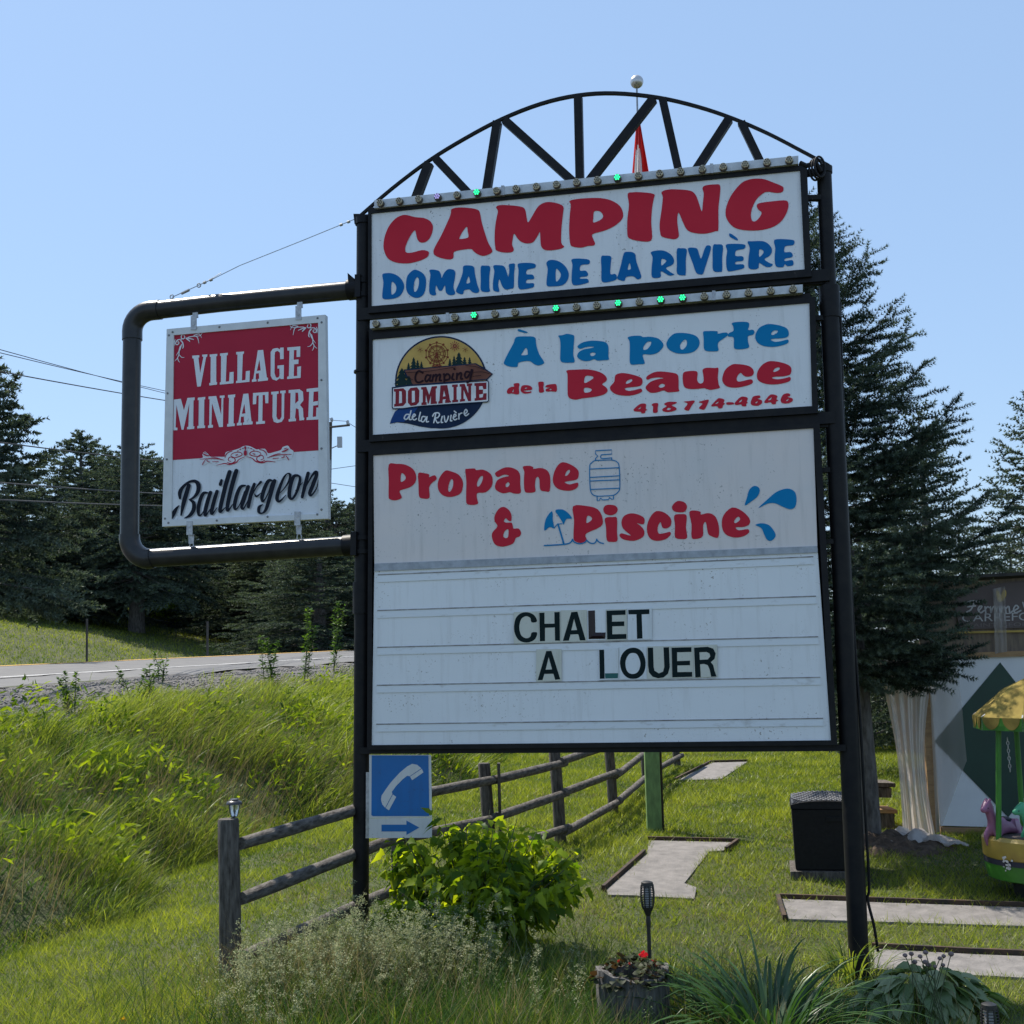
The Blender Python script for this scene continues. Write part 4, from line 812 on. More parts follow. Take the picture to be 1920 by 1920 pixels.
# ---- solar torches
BPL = mat('black_torch_plastic', (0.012, 0.012, 0.013), (0.02, 0.02, 0.02), 9, 0.45); FROST = mat('frosted_flame_tube', (0.35, 0.37, 0.4), (0.45, 0.45, 0.47), 9, 0.4)
def torch(c, px, label, low):
    "c = top centre of the head, px metres per photo pixel"
    t = thing('solar_torch', c - [0, 0, low], label, 'garden torch', 'black solar torches')
    H = 62 * px; r = 12.5 * px; z0 = c - np.array([0, 0, H])
    prof = [(0.32, 0), (0.55, .12), (0.86, .3), (0.98, .48), (1.0, .66), (0.92, .85), (0.86, .93)]
    def rad(q): return np.interp(q, [a for _, a in prof], [a for a, _ in prof]) * r
    mb = MB(); mb.lathe(z0, [(r * .3, 0), (r * .55, H * .12), (rad(.3) * 1, H * .26)], 16); mb.lathe(z0, [(rad(.86), H * .86), (rad(.93), H * .97), (r * .5, H)], 16)
    for k in range(8):
        a = k * .7854 + .2; mb.tube([z0 + np.array([math.cos(a) * rad(q), math.sin(a) * rad(q), H * q]) for q in np.linspace(.2, .9, 7)], r * .12, 5)
    for q in np.linspace(.3, .84, 9): mb.tube([z0 + np.array([math.cos(a) * rad(q), math.sin(a) * rad(q), H * q]) for a in np.linspace(0, 6.2832, 17)], r * .055, 5)
    hd = mb.build('head', [BPL], t, smooth=True)
    MB().lathe(z0, [(r * .55, H * .2), (r * .62, H * .5), (r * .55, H * .88)], 12).build('flame_tube', [FROST], hd, smooth=True)
    MB().lathe(z0 + [0, 0, -H * .3], [(r * .32, 0), (r * .38, H * .15), (r * .3, H * .32)], 10).build('neck', [BPL], t, smooth=True)
    MB().tube([c - [0, 0, low], z0 - [0, 0, H * .1]], r * .29, 8).build('pole', [BPL], t, smooth=True)
    return t
pb = G(1190, 1962); PD = pb[1]
pc = at(1190, 1962, PD)
torch(at(1213, 1652, PD + .05), PD / FPX, 'black solar torch standing in the log planter', 0.45)
torch(at(1854, 1880, 6.75), 6.75 / FPX * 1.25, 'black solar torch cut off by the lower right corner', 0.45)
# ---- log planter
BARK = mat('grey_split_log', (0.05, 0.047, 0.043), (0.17, 0.16, 0.15), 7, 0.9, stretch=(5, 5, 0.45), bs=0.8, bd=0.02); SOIL = mat('dark_soil', (0.015, 0.011, 0.008), (0.04, 0.03, 0.022), 30, 0.95, bs=0.8, bd=0.02)
R0 = 68 * PD / FPX; HH = 132 * PD / FPX
t = thing('log_planter', pb, 'hollow grey log planter with a red-flowered plant, low in the foreground', 'planter'); PL = t
ns_ = 40; V = []; Fq = []
prof = [(1.03, -.15), (1.02, 0), (.99, .12), (.97, .25), (.96, .36), (.96, 1.0), (.80, 1.0), (.74, .9), (.7, .72)]
mb = MB(); V = []
for r_, h_ in prof:
    for j in range(ns_):
        a = j * 2 * math.pi / ns_; w_ = 1 + 0.022 * math.sin(a * 7 + 1) + 0.015 * math.sin(a * 17) + 0.02 * math.sin(a * 3); hz = h_ * HH * (1 if h_ < 1 else 1 + 0.04 * math.sin(a * 2 + 1) + 0.02 * math.sin(a * 9)) if h_ >= .36 else h_ * HH
        V.append(pb + np.array([math.cos(a) * R0 * r_ * w_, math.sin(a) * R0 * r_ * w_, hz]))
Fq = [[q * ns_ + j, q * ns_ + (j + 1) % ns_, (q + 1) * ns_ + (j + 1) % ns_, (q + 1) * ns_ + j] for q in range(len(prof) - 1) for j in range(ns_)]
mb.add(V, Fq).build('log', [BARK], t, smooth=True)
MB().lathe(pb + [0, 0, HH * .7], [(R0 * .74, 0), (R0 * .6, HH * .12), (R0 * .2, HH * .17)], 20).build('soil', [SOIL], t, smooth=True)

# ---- black storage box
bx = G(1545, 1652); bd = bx[1]; u = bd / FPX
sb = thing('storage_box', bx, 'black plastic garden storage box with lattice-patterned lid behind the right signpost', 'storage box')
RES = mat('black_resin', (0.010, 0.010, 0.011), (0.014, 0.014, 0.015), 30, 0.6, bs=0.1, spec=0.15); 
rzb = -0.2; bw, bh, bdp = 122 * u, 118 * u, 0.62; cx = at(1567, 1650, bd)[0]
bc = np.array([cx, bd + bdp / 2, bx[2]])
ux = np.array([math.cos(rzb), math.sin(rzb), 0]); uy = np.array([-math.sin(rzb), math.cos(rzb), 0]); uz = np.array([0, 0, 1.0])
def bl(a, b_, c_): return bc + ux * a + uy * b_ + uz * c_
mb = MB(); z0 = 0.09
q0 = [(-.5, -.5), (.5, -.5), (.5, .5), (-.5, .5)]
def sec(k, z): return [bl(a * bw * k, b_ * bdp * k, z) for a, b_ in q0]
mb.prism(sec(.96, z0), sec(1.0, z0 + bh * .93))
mb.build('body', [RES], sb, bevel=0.012)
mb = MB(); mb.prism(sec(1.03, z0 + bh * .94), sec(1.02, z0 + bh * 1.0))
NA = 8
A_ = [bl(-.5 * bw * 1.0 + bw * 1.0 * j / NA, -.5 * bdp, z0 + bh * 1.0 + 0.035 * math.sin(math.pi * j / NA) ** .6) for j in range(NA + 1)]; B_ = [p_ + uy * bdp + uz * .03 for p_ in A_]
mb.add(A_ + B_ + [A_[0] - uz * .03, A_[-1] - uz * .03, B_[0] - uz * .05, B_[-1] - uz * .05], [[j, j + 1, NA + 2 + j, NA + 1 + j] for j in range(NA)] + [list(range(NA + 1)) + [2 * NA + 3, 2 * NA + 2]])
lid = mb.build('lid', [RES], sb)
mb = MB()
for j in range(14):
    for d_ in (-1, 1):
        x0 = -bw * .48 + bw * .96 * j / 13; a = [bl(np.clip(x0 + d_ * .25 * (q - .5), -bw * .48, bw * .48), -bdp * .46 + bdp * .92 * q, z0 + bh + 0.035 * math.sin(math.pi * np.clip((x0 + d_ * .25 * (q - .5)) / bw + .5, .02, .98)) ** .6 + .03 * (q * .92 + .04) + .004) for q in np.linspace(0, 1, 6)]
        mb.tube(a, 0.006, 4)
mb.build('lattice', [mat('grey_resin', (0.10, 0.105, 0.12), rough=0.5)], lid)
mb = MB(); mb.box(bl(.08, -.5 * bdp - .004, z0 + bh * .78), (.16, .012, .045), rzb); mb.build('handle', [RES], sb, bevel=0.004)
MB().box(bl(-.02, -.02, .04), (bw * 1.06, bdp * 1.04, .09), rzb).build('base_board', [WOOD], sb, bevel=0.006)

# ---- green post and flagpole with furled flag
gp = G(1229, 1560); t = thing('green_post', gp, 'pale green painted square post behind the middle of the sign', 'post')
GREENP = mat('flaking_green_paint', (0.20, 0.33, 0.11), (0.12, 0.2, 0.07), 9, 0.6, stretch=(2, 2, .6)); mb = MB(); mb.box(gp + np.array([-0.012, 0, 1.0]), (27 * gp[1] / FPX, .12, 2.2)); mb.build('post', [GREENP], t, bevel=0.006)
MB().box(gp + np.array([.0955, 0, .7]), (.018, .07, 1.6)).build('dark_strip', [mat('brown_strip', (.05, .035, .025), rough=.8)], t)
fd = gp[1] + 0.35
fb = at(1229, 1540, fd); ft = at(1194, 166, fd); fb[2] = gz(fb[0], fb[1])
fl = thing('flagpole', fb, 'thin grey flagpole topped by a silver ball behind the sign', 'flagpole')
POLE = mat('brushed_pole', (.33, .34, .36), (.25, .26, .28), 8, .4, .4)
MB().tube([fb, fb * .6 + ft * .4, fb * .2 + ft * .8, fb * .2 + ft * .8 + [0, 0, .001], ft], [.03, .026, .022, .016, .012], 10).build('pole', [POLE], fl, smooth=True)
rb = 13 * fd / FPX; cb = at(1194, 153.5, fd)
mb = MB(); mb.lathe(cb, [(rb * math.cos(a), rb * math.sin(a)) for a in np.linspace(-1.5708, 1.5708, 15)], 24); mb.build('ball_finial', [mat('silver_ball', (.62, .6, .58), (.55, .53, .52), 5, .32, .75)], fl, smooth=True)
# furled flag: a hanging, pleated cloth
fla = at(1196, 222, fd); flb = at(1200, 345, fd)
NU, NV = 60, 16; V = []; tone = []
for j in range(NV):
    q = j / (NV - 1)
    for k in range(NU):
        s_ = k / (NU - 1); wdt = (0.035 + 0.30 * q ** .9)
        base = fla + (flb - fla) * q * 1.25
        V.append(base + np.array([wdt * (s_ - .42) + .012 * math.sin(s_ * 25), -0.05 + .06 * math.sin(s_ * 19 + q * 2) * (q + .25) + .1 * s_, -.07 * (1 - s_) * q + .03 * math.sin(s_ * 19)]))
        tone.append(1.0 if (0.10 < s_ < 0.52 and q > 0.36 + 0.05 * math.sin(s_ * 40)) else 0.0)
k_ = np.arange(NU * NV).reshape(NV, NU)
m = bpy.data.materials.new('flag_cloth'); m.use_nodes = True; nt = m.node_tree; nt.nodes.clear(); out = nd(nt, 'ShaderNodeOutputMaterial'); a_ = nd(nt, 'ShaderNodeAttribute', attribute_name='tone'); c_ = ramp(nt, a_.outputs['Fac'], [(.45, (.55, .04, .04)), (.55, (.75, .74, .74))]); d_ = nd(nt, 'ShaderNodeBsdfDiffuse'); t_ = nd(nt, 'ShaderNodeBsdfTranslucent'); mx = nd(nt, 'ShaderNodeMixShader'); mx.inputs[0].default_value = .4
nt.links.new(c_, d_.inputs[0]); nt.links.new(c_, t_.inputs[0]); nt.links.new(d_.outputs[0], mx.inputs[1]); nt.links.new(t_.outputs[0], mx.inputs[2]); nt.links.new(mx.outputs[0], out.inputs[0])
o = npmesh('flag', V, np.stack([k_[:-1, :-1], k_[:-1, 1:], k_[1:, 1:], k_[1:, :-1]], -1).reshape(-1, 4), m, None, fla, True, tone); tag(o, 'limp red and white flag hanging from the flagpole above the sign', 'flag')

# ---- shed of plywood and plastic sheeting
sc0 = G(1760, 1566); sd = sc0[1]; us = sd / FPX
shed = thing('playhouse_shed', sc0, 'white plywood shed with a large dark green diamond and raw timber framing', 'shed')
PLY = mat('white_plywood', (.72, .72, .73), (.62, .62, .64), 1.5, .6, bs=.05); GRNP = mat('dark_green_paint', (.006, .035, .022), (.008, .045, .028), 3, .5); LUM = mat('raw_lumber', (.36, .22, .10), (.26, .15, .07), 4, .7, stretch=(2, 2, 8), bs=.2)
def SW(px, py, dy=0.0): return at(px, py, sd + dy)
def wq(P, y0, y1, mb, m=0): mb.prism([SW(x, y, y0) for x, y in P], [SW(x, y, y1) for x, y in P], m); return mb
def wbox(P, off, th, mb, m=0):
    A = [SW(x, y, 0) + np.array([0, off, 0]) for x, y in P]; B = [a + np.array([0, th, 0]) for a in A]; mb.prism(A, B, m); return mb
mb = wbox([(1742, 1235), (2200, 1222), (2200, 1560), (1763, 1548)], 0, .02, MB()); wl = mb.build('wall', [PLY], shed)
mb = wbox([(1875, 1242), (2000, 1402), (1890, 1562 - 30), (1752, 1390)], -.008, .007, MB()); mb.build('diamond', [GRNP], wl)
for P, nm in (([(1738, 1226), (2200, 1212), (2200, 1222), (1738, 1236)], 'top_plate'), ([(1728, 1300), (1742, 1300), (1756, 1560), (1743, 1560)], 'corner_stud'), ([(1764, 1551), (2200, 1560), (2200, 1578), (1766, 1568)], 'sill')):
    mb = wbox(P, -.03, .09, MB()); mb.build(nm, [LUM], shed)
mb = wbox([(1878, 1345), (1890, 1296), (1904, 1300), (1892, 1350)], -.06, .03, MB()); mb.build('loose_board', [LUM], shed)
# side wall and roof behind the sheeting
cA = SW(1742, 1235); cB = SW(1756, 1560)
mb = MB(); mb.prism([cA + [0, .1, 0], cB + [0, .1, 0], cB + [0, .13, 0] + np.array([-.02, 0, 0]), cA + [-.02, .13, 0]], [cA + [1.15, 3.2, 0], cB + [1.15, 3.2, 0], cB + [1.13, 3.2, 0], cA + [1.13, 3.2, 0]]); mb.build('side_wall', [LUM], shed)
mb = wbox([(1700, 1092), (2250, 1062), (2250, 1214), (1735, 1226)], .06, .05, MB()); ub = mb.build('gable_board', [mat('old_boards', (.20, .15, .10), (.12, .09, .07), 5, .8, stretch=(6, 1, .8))], shed)
mb = MB(); mb.prism([SW(1692, 1091) + [0, -.1, 0], SW(2260, 1061) + [0, -.1, 0], SW(2260, 1056) + [0, -.1, 0], SW(1692, 1085) + [0, -.1, 0]], [SW(1692, 1091) + [1, 3.2, -.5], SW(2260, 1061) + [1, 3.2, -.5], SW(2260, 1056) + [1, 3.2, -.5], SW(1692, 1085) + [1, 3.2, -.5]]); mb.build('roof', [mat('tar_roof', (.03, .028, .026), (.05, .045, .04), 9, .9)], shed)
# banner above
bn = thing('banner', SW(1900, 1185), 'brown banner with a yellow heart and cream lettering above the shed wall', 'banner')
BB = mat('banner_brown', (.085, .06, .055), (.10, .07, .065), 3, .6); BT = mat('banner_cream', (.42, .40, .39), rough=.6); BY = mat('banner_yellow', (.42, .28, .05), rough=.6)
P = [(1790, 1130), (1800, 1118), (1840, 1100), (1890, 1092), (1960, 1085), (2080, 1080), (2120, 1100), (2150, 1160), (2150, 1172), (1803, 1180)]
mb = MB(); A = [SW(x, y) + np.array([0, .035, 0]) for x, y in P]; mb.prism(A, [a + np.array([0, .008, 0]) for a in A]); cl = mb.build('cloth', [BB], bn)
mb = wbox([(1797, 1184), (2150, 1176), (2150, 1180), (1797, 1188)], .03, .01, MB()); mb.build('yellow_line', [BY], cl)
KBn = (1600, 1060, 3.097); pln = lambda x, y, o_: SW(x, y) + np.array([0, .034 - o_, 0])
f = Flat(plane=pln, off=.001)
for s in ('835,150 850,150 862,170 880,140 895,150 890,185 862,212 845,200', ): f.shape(s, KBn, True, 1)
for s in ('655,220 700,205 740,215', '710,210 690,255 660,272', '670,240 715,235', '735,262 752,240 742,235 730,255 745,275 765,262', '770,240 775,275', '772,255 785,240 795,245', '802,240 805,275 815,245 828,242 832,275 842,245 852,243 860,272', '868,240 868,275', '868,255 885,240 892,275', '892,250 908,238 915,275 930,265', '940,262 965,245 950,232 936,255 948,275 978,262', '990,215 1010,275'): f.st(s, KBn, 9)
f.build('lettering', [BT, BY], cl)
def bfont(txt, a, b_, h, parent, name, m, sc=1.0):
    "a line of plain built-in lettering from px a to px b, h px tall, as a mesh on the shed plane"
    cu = bpy.data.curves.new('t', 'FONT'); cu.body = txt; cu.size = 1; cu.fill_mode = 'FRONT'; to = bpy.data.objects.new('t', cu); COL.objects.link(to)
    dg = bpy.context.evaluated_depsgraph_get(); me = bpy.data.meshes.new_from_object(to.evaluated_get(dg)); co = np.array([v.co[:2] for v in me.vertices]); fs = [list(p.vertices) for p in me.polygons]
    bpy.data.objects.remove(to); x0, x1 = co[:, 0].min(), co[:, 0].max(); y0, y1 = co[:, 1].min(), co[:, 1].max(); mb = MB()
    V = [pln(a[0] + (b_[0] - a[0]) * (x - x0) / (x1 - x0), a[1] + (b_[1] - a[1]) * (x - x0) / (x1 - x0) - h * (y - y0) / (y1 - y0), .0015) for x, y in co]
    return mb.add(V, fs).build(name, [m], parent)
bfont('CARREFOUR', (1806, 1166), (1975, 1162), 15, cl, 'lettering', BT)
bfont('SAINT-GEORGES', (1818, 1176), (1962, 1173), 7, cl, 'lettering', mat('banner_dim', (.17, .14, .13), rough=.6))
# hanging plastic sheets
PLAS = bpy.data.materials.new('milky_plastic'); PLAS.use_nodes = True; nt = PLAS.node_tree; nt.nodes.clear(); out = nd(nt, 'ShaderNodeOutputMaterial'); d_ = nd(nt, 'ShaderNodeBsdfDiffuse'); d_.inputs[0].default_value = (.66, .62, .59, 1); t_ = nd(nt, 'ShaderNodeBsdfTranslucent'); t_.inputs[0].default_value = (.72, .63, .56, 1); g_ = nd(nt, 'ShaderNodeBsdfGlossy'); g_.inputs['Roughness'].default_value = .25; tr = nd(nt, 'ShaderNodeBsdfTransparent')
m1 = nd(nt, 'ShaderNodeMixShader'); m1.inputs[0].default_value = .5; m2 = nd(nt, 'ShaderNodeMixShader'); m2.inputs[0].default_value = .08; m3 = nd(nt, 'ShaderNodeMixShader'); m3.inputs[0].default_value = .14
nt.links.new(d_.outputs[0], m1.inputs[1]); nt.links.new(t_.outputs[0], m1.inputs[2]); nt.links.new(m1.outputs[0], m2.inputs[1]); nt.links.new(g_.outputs[0], m2.inputs[2]); nt.links.new(m2.outputs[0], m3.inputs[1]); nt.links.new(tr.outputs[0], m3.inputs[2]); nt.links.new(m3.outputs[0], out.inputs[0])
FILM = PLAS.copy(); FILM.name = 'thin_clear_plastic'; [setattr(n_.inputs[0], 'default_value', .62) for n_ in FILM.node_tree.nodes if n_.type == 'MIX_SHADER' and abs(n_.inputs[0].default_value - .14) < .01]
def sheet(name, tl, tr_, br, bl_, folds, amp, label, cat, dy0, dy1, seed=0, gather=0.0):
    NU, NV = 60, 30; V = []; q_ = np.random.default_rng(seed); ph_ = q_.uniform(0, 6, 4)
    for j in range(NV):
        v_ = j / (NV - 1)
        for k in range(NU):
            u_ = k / (NU - 1); uu = u_ + gather * math.sin(v_ * 2.6) * (0.35 - u_) * 0.8
            x = (tl[0] * (1 - uu) + tr_[0] * uu) * (1 - v_) + (bl_[0] * (1 - uu) + br[0] * uu) * v_; y = (tl[1] * (1 - uu) + tr_[1] * uu) * (1 - v_) + (bl_[1] * (1 - uu) + br[1] * uu) * v_
            fo = math.sin(u_ * folds * 6.28 + ph_[0] + .6 * math.sin(v_ * 3 + ph_[1])) + .5 * math.sin(u_ * folds * 2.3 * 6.28 + ph_[2]) + .3 * math.sin(v_ * 11 + u_ * 9 + ph_[3])
            V.append(SW(x, y) + np.array([0, dy0 + (dy1 - dy0) * v_ + amp * fo, 0]))
    k_ = np.arange(NU * NV).reshape(NV, NU)
    o = npmesh(name, V, np.stack([k_[:-1, :-1], k_[:-1, 1:], k_[1:, 1:], k_[1:, :-1]], -1).reshape(-1, 4), PLAS if gather > 0 else FILM, None, SW(bl_[0], bl_[1]), True)
    return tag(o, label, cat, 'plastic sheets hung on the shed')
sheet('plastic_sheet', (1640, 1238), (1748, 1235), (1754, 1576), (1672, 1580), 4.1, .022, 'tall gathered milky plastic curtain at the shed corner beside the spruce trunk', 'plastic sheet', -.10, -.28, 1, .6)
sheet('plastic_sheet', (1738, 1222), (1792, 1232), (1808, 1425), (1752, 1580), .8, .012, 'thin plastic sheet stuck flat over the edge of the green diamond', 'plastic sheet', -.06, -.06, 3)
sheet('plastic_sheet', (1858, 1105), (1880, 1100), (1884, 1222), (1862, 1226), 1.0, .012, 'narrow torn plastic strip hanging across the brown banner', 'plastic sheet', -.05, -.05, 5)
# crumpled plastic on the ground
NU = 34; g0 = G(1700, 1578); V = []
for j in range(NU):
    for k in range(NU):
        a, b_ = k / (NU - 1) - .5, j / (NU - 1) - .5; V.append(g0 + np.array([a * 1.05 - .05, b_ * .55 - .35, .09 * (1 - 2 * abs(a)) * (1 + .9 * math.sin(a * 21 + b_ * 9) * math.cos(b_ * 17 - a * 6)) + .03 * abs(math.sin(a * 40 + b_ * 31)) + .02]))
k_ = np.arange(NU * NU).reshape(NU, NU); o = npmesh('plastic_sheet', V, np.stack([k_[:-1, :-1], k_[:-1, 1:], k_[1:, 1:], k_[1:, :-1]], -1).reshape(-1, 4), PLAS, None, g0, False); tag(o, 'crumpled plastic lying on the ground at the shed corner', 'plastic sheet', 'plastic sheets hung on the shed')
# planks stacked beyond the spruce trunk
t = thing('plank_stack', G(1652, 1560), 'small stack of pale boards and blocks between spruce trunk and plastic curtain', 'planks')
for k, (x0, y0, x1, y1) in enumerate(((1668, 1476, 1704, 1484), (1668, 1486, 1698, 1505), (1672, 1528, 1708, 1535), (1672, 1536, 1704, 1566))):
    wbox([(x0, y0), (x1, y0 + 1), (x1, y1 + 1), (x0, y1)], .5 + .03 * (k % 2), .4, MB()).build('board', [LUM if k == 2 else WOOD], t)
# soil heap by the spruce
V = []; g0 = G(1668, 1592); NU = 30
for j in range(NU):
    for k in range(NU):
        a, b_ = 2 * k / (NU - 1) - 1, 2 * j / (NU - 1) - 1; r_ = math.hypot(a, b_); x, y = g0[0] + a * .75, g0[1] + b_ * .5; V.append([x, y, gz(x, y) - .03 + .2 * max(0, 1 - r_) ** .7 * (1 + .35 * math.sin(a * 13 + b_ * 7) * math.sin(b_ * 15 - a * 5)) + rng.uniform(-.012, .012)])
k_ = np.arange(NU * NU).reshape(NU, NU); struct(npmesh('soil_heap', V, np.stack([k_[:-1, :-1], k_[:-1, 1:], k_[1:, 1:], k_[1:, :-1]], -1).reshape(-1, 4), mat('turned_earth', (.05, .033, .022), (.11, .075, .05), 14, .95, bs=.8, bd=.03)))

# ---- kiddie carousel
cd = G(1895, 1690)[1]; uc = cd / FPX
cc = at(1960, 1690, cd + .1); cc[2] = gz(cc[0], cc[1])
ca = thing('carousel', cc, 'small yellow and green kiddie carousel with scalloped canopy in front of the shed', 'carousel')
YEL = mat('carousel_yellow', (.44, .31, .06), (.33, .22, .05), 5, .45); LGR = mat('carousel_green', (.05, .22, .02), (.04, .17, .02), 5, .45); GRY = mat('worn_deck', (.10, .075, .07), (.06, .05, .05), 9, .7); WH = mat('carousel_white', (.5, .5, .5), rough=.5); DB = mat('dark_blue_band', (.02, .02, .04), rough=.5)
def zc(py): return (at(1960, py, cd))[2]
Rb = 103 * uc
mb = MB(); mb.lathe(cc, [(.5 * Rb, 0), (.52 * Rb, .12), (.56 * Rb, zc(1640) - cc[2])], 28); mb.build('pedestal', [mat('black_skirt', (.015, .015, .016), (.03, .03, .03), 9, .6)], ca, smooth=True)
zt, zm, zb_, z1 = zc(1566), zc(1608), zc(1616), zc(1646)
mb = MB(); mb.lathe(np.array([cc[0], cc[1], 0]), [(Rb * .97, zm), (Rb, zm + .02), (Rb * 1.0, zt - .03), (Rb * .95, zt)], 40, m=0); bs_ = mb.build('base_drum', [YEL], ca, smooth=True)
mb = MB(); mb.lathe(np.array([cc[0], cc[1], 0]), [(Rb * .99, zb_ - .005), (Rb * .99, zm + .004)], 40); mb.build('stripe', [DB], bs_, smooth=True)
mb = MB(); mb.lathe(np.array([cc[0], cc[1], 0]), [(Rb * .8, z1 - .02), (Rb * .93, z1), (Rb * .975, zb_ - .02), (Rb * .975, zb_)], 40); mb.build('lower_rim', [LGR], bs_, smooth=True)
mb = MB(); mb.lathe(np.array([cc[0], cc[1], 0]), [(Rb * .9, zt - .002), (Rb * .9, zt + .006)], 40); mb.build('deck', [GRY], ca)
pp = at(1872, 1590, cd - .06); pt_ = at(1872, 1366, cd - .06)
MB().tube([pp - [0, 0, .04], pt_], 5 * uc, 12).build('canopy_pole', [LGR], ca, smooth=True)
for da in (2.2, 4.3):
    a = math.atan2(pp[1] - cc[1], pp[0] - cc[0]) + da; r_ = math.hypot(pp[0] - cc[0], pp[1] - cc[1]); q = np.array([cc[0] + r_ * math.cos(a), cc[1] + r_ * math.sin(a), 0]); MB().tube([q + [0, 0, pp[2] - .04], q + [0, 0, pt_[2]]], 5 * uc, 12).build('canopy_pole', [LGR], ca, smooth=True)
# canopy: octagon with valance
Rc = 107 * uc; NS = 8; a0 = math.radians(-167)
ze, zv, za = zc(1342), zc(1366), zc(1292)
mb = MB(); V = []; mi_ = []
for j in range(NS):
    a, b_ = a0 + j * 2 * math.pi / NS, a0 + (j + 1) * 2 * math.pi / NS
    A = np.array([cc[0] + Rc * math.cos(a), cc[1] + Rc * math.sin(a), ze]); B = np.array([cc[0] + Rc * math.cos(b_), cc[1] + Rc * math.sin(b_), ze]); T = np.array([cc[0], cc[1], za + .12])
    mb.add([A, B, A * .45 + T * .55 + [0, 0, .05], B * .45 + T * .55 + [0, 0, .05], T], [[0, 1, 3, 2], [2, 3, 4]], 0)
    mb.add([A + (T - A) * 0 + [0, 0, .006], A + (B - A) * .03 + [0, 0, .006], T + [0, 0, .006]], [[0, 1, 2]], 1)
    D = np.array([0, 0, zv - ze]); mb.add([A, B, B + D, A + D], [[0, 1, 2, 3]], 2)
    for k in range(2):
        p0, p1 = A + (B - A) * (k / 2 + .02), A + (B - A) * (k / 2 + .48); nn = np.array([math.cos((a + b_) / 2), math.sin((a + b_) / 2), 0]) * .006; arcv = [p0 + (p1 - p0) * t + D * .92 * math.sin(math.pi * t) ** .55 + nn for t in np.linspace(0, 1, 12)]; mb.add(arcv, [list(range(12))], 0)
    mb.add([A + D * .1 + [0, 0, 0], A + D, A * 1 + D * 1 + (B - A) * .02, A + (B - A) * .02], [[0, 1, 2, 3]], 1)
mb.build('canopy', [mat('faded_canvas', (.27, .21, .06), (.20, .15, .045), 9, .9, spec=.08), WH, LGR], ca)
mb = MB()
for k in range(9):
    c_ = at(1889 + k * .6, 1386 + k * 7.2, cd - .1); a_ = (SU if k % 2 else np.array([.5, .86, 0]))
    mb.tube([c_ + a_ * .010 * math.cos(t) + np.array([0, 0, .019 * math.sin(t)]) for t in np.linspace(0, 6.2832, 10)], .004, 5)
mb.build('chain', [GALV], ca)
# ponies: one continuous skinned body each
def pony(c, face, m1, m2, name, s=1.0):
    J = {'hip': (-.16, 0, .26), 'belly': (0, 0, .25), 'chest': (.15, 0, .28), 'neck': (.24, 0, .40), 'poll': (.29, 0, .52), 'muz': (.40, 0, .45), 'earL': (.27, .03, .59), 'earR': (.27, -.03, .59),
         'fkL': (.22, .07, .15), 'ffL': (.15, .07, .04), 'fkR': (.26, -.07, .17), 'ffR': (.22, -.07, .05), 'bkL': (-.17, .08, .14), 'bfL': (-.24, .08, .03), 'bkR': (-.12, -.08, .14), 'bfR': (-.2, -.08, .03), 'tail': (-.25, 0, .30), 'tail2': (-.32, 0, .16)}
    Rr = dict(hip=.095, belly=.085, chest=.09, neck=.055, poll=.05, muz=.034, earL=.012, earR=.012, fkL=.032, ffL=.022, fkR=.032, ffR=.022, bkL=.036, bfL=.022, bkR=.036, bfR=.022, tail=.022, tail2=.03)
    E = [('hip', 'belly'), ('belly', 'chest'), ('chest', 'neck'), ('neck', 'poll'), ('poll', 'muz'), ('poll', 'earL'), ('poll', 'earR'), ('chest', 'fkL'), ('fkL', 'ffL'), ('chest', 'fkR'), ('fkR', 'ffR'), ('hip', 'bkL'), ('bkL', 'bfL'), ('hip', 'bkR'), ('bkR', 'bfR'), ('hip', 'tail'), ('tail', 'tail2')]
    K = list(J); me = bpy.data.meshes.new(name); ca_, sa_ = math.cos(face), math.sin(face)
    base = wloc(ca)
    P = {k: np.array([x * ca_ - y * sa_, x * sa_ + y * ca_, z]) * s + c for k, (x, y, z) in J.items()}
    me.from_pydata([(P[k] - base).tolist() for k in K], [(K.index(a), K.index(b_)) for a, b_ in E], []); o = link(bpy.data.objects.new(name, me), ca)
    sk = o.modifiers.new('s', 'SKIN'); ss = o.modifiers.new('u', 'SUBSURF'); ss.levels = ss.render_levels = 2
    for k, vv in zip(K, me.skin_vertices[0].data): vv.radius = (Rr[k] * s, Rr[k] * s); vv.use_root = (k == 'belly')
    bpy.context.view_layer.update(); dg = bpy.context.evaluated_depsgraph_get(); m2_ = bpy.data.meshes.new_from_object(o.evaluated_get(dg)); o.modifiers.clear(); o.data = m2_; m2_.materials.clear(); m2_.materials.append(m1); m2_.polygons.foreach_set('use_smooth', np.ones(len(m2_.polygons), bool))
    mb = MB(); mb.tube([P['poll'] + [0, 0, .05 * s], P['poll'] * .5 + P['neck'] * .5 - (P['muz'] - P['poll']) * .35, P['neck'] - (P['muz'] - P['poll']) * .35], [.015 * s, .03 * s, .02 * s], 8); mb.build('mane', [m2], o, smooth=True)
    for sd_ in (-1, 1): MB().lathe(P['poll'] * .55 + P['muz'] * .45 + np.array([-sa_, ca_, 0]) * sd_ * .038 * s, [(.010 * s, -.004), (.008 * s, .006)], 8, np.array([-sa_, ca_, 0]) * sd_).build('eye', [DB], o)
    mb = MB(); sx = P['belly']; mb.lathe(sx + [0, 0, .06 * s], [(.075 * s, 0), (.085 * s, .03 * s), (.05 * s, .05 * s)], 12); mb.build('saddle', [m2], o, smooth=True)
    return o
PINK = mat('pony_mauve', (.30, .12, .22), (.24, .09, .18), 5, .4); MINT = mat('pony_mint', (.07, .38, .20), (.06, .32, .17), 5, .4)
pony(at(1886, 1592, cd + .12), R(215), PINK, DB, 'pony', .80)
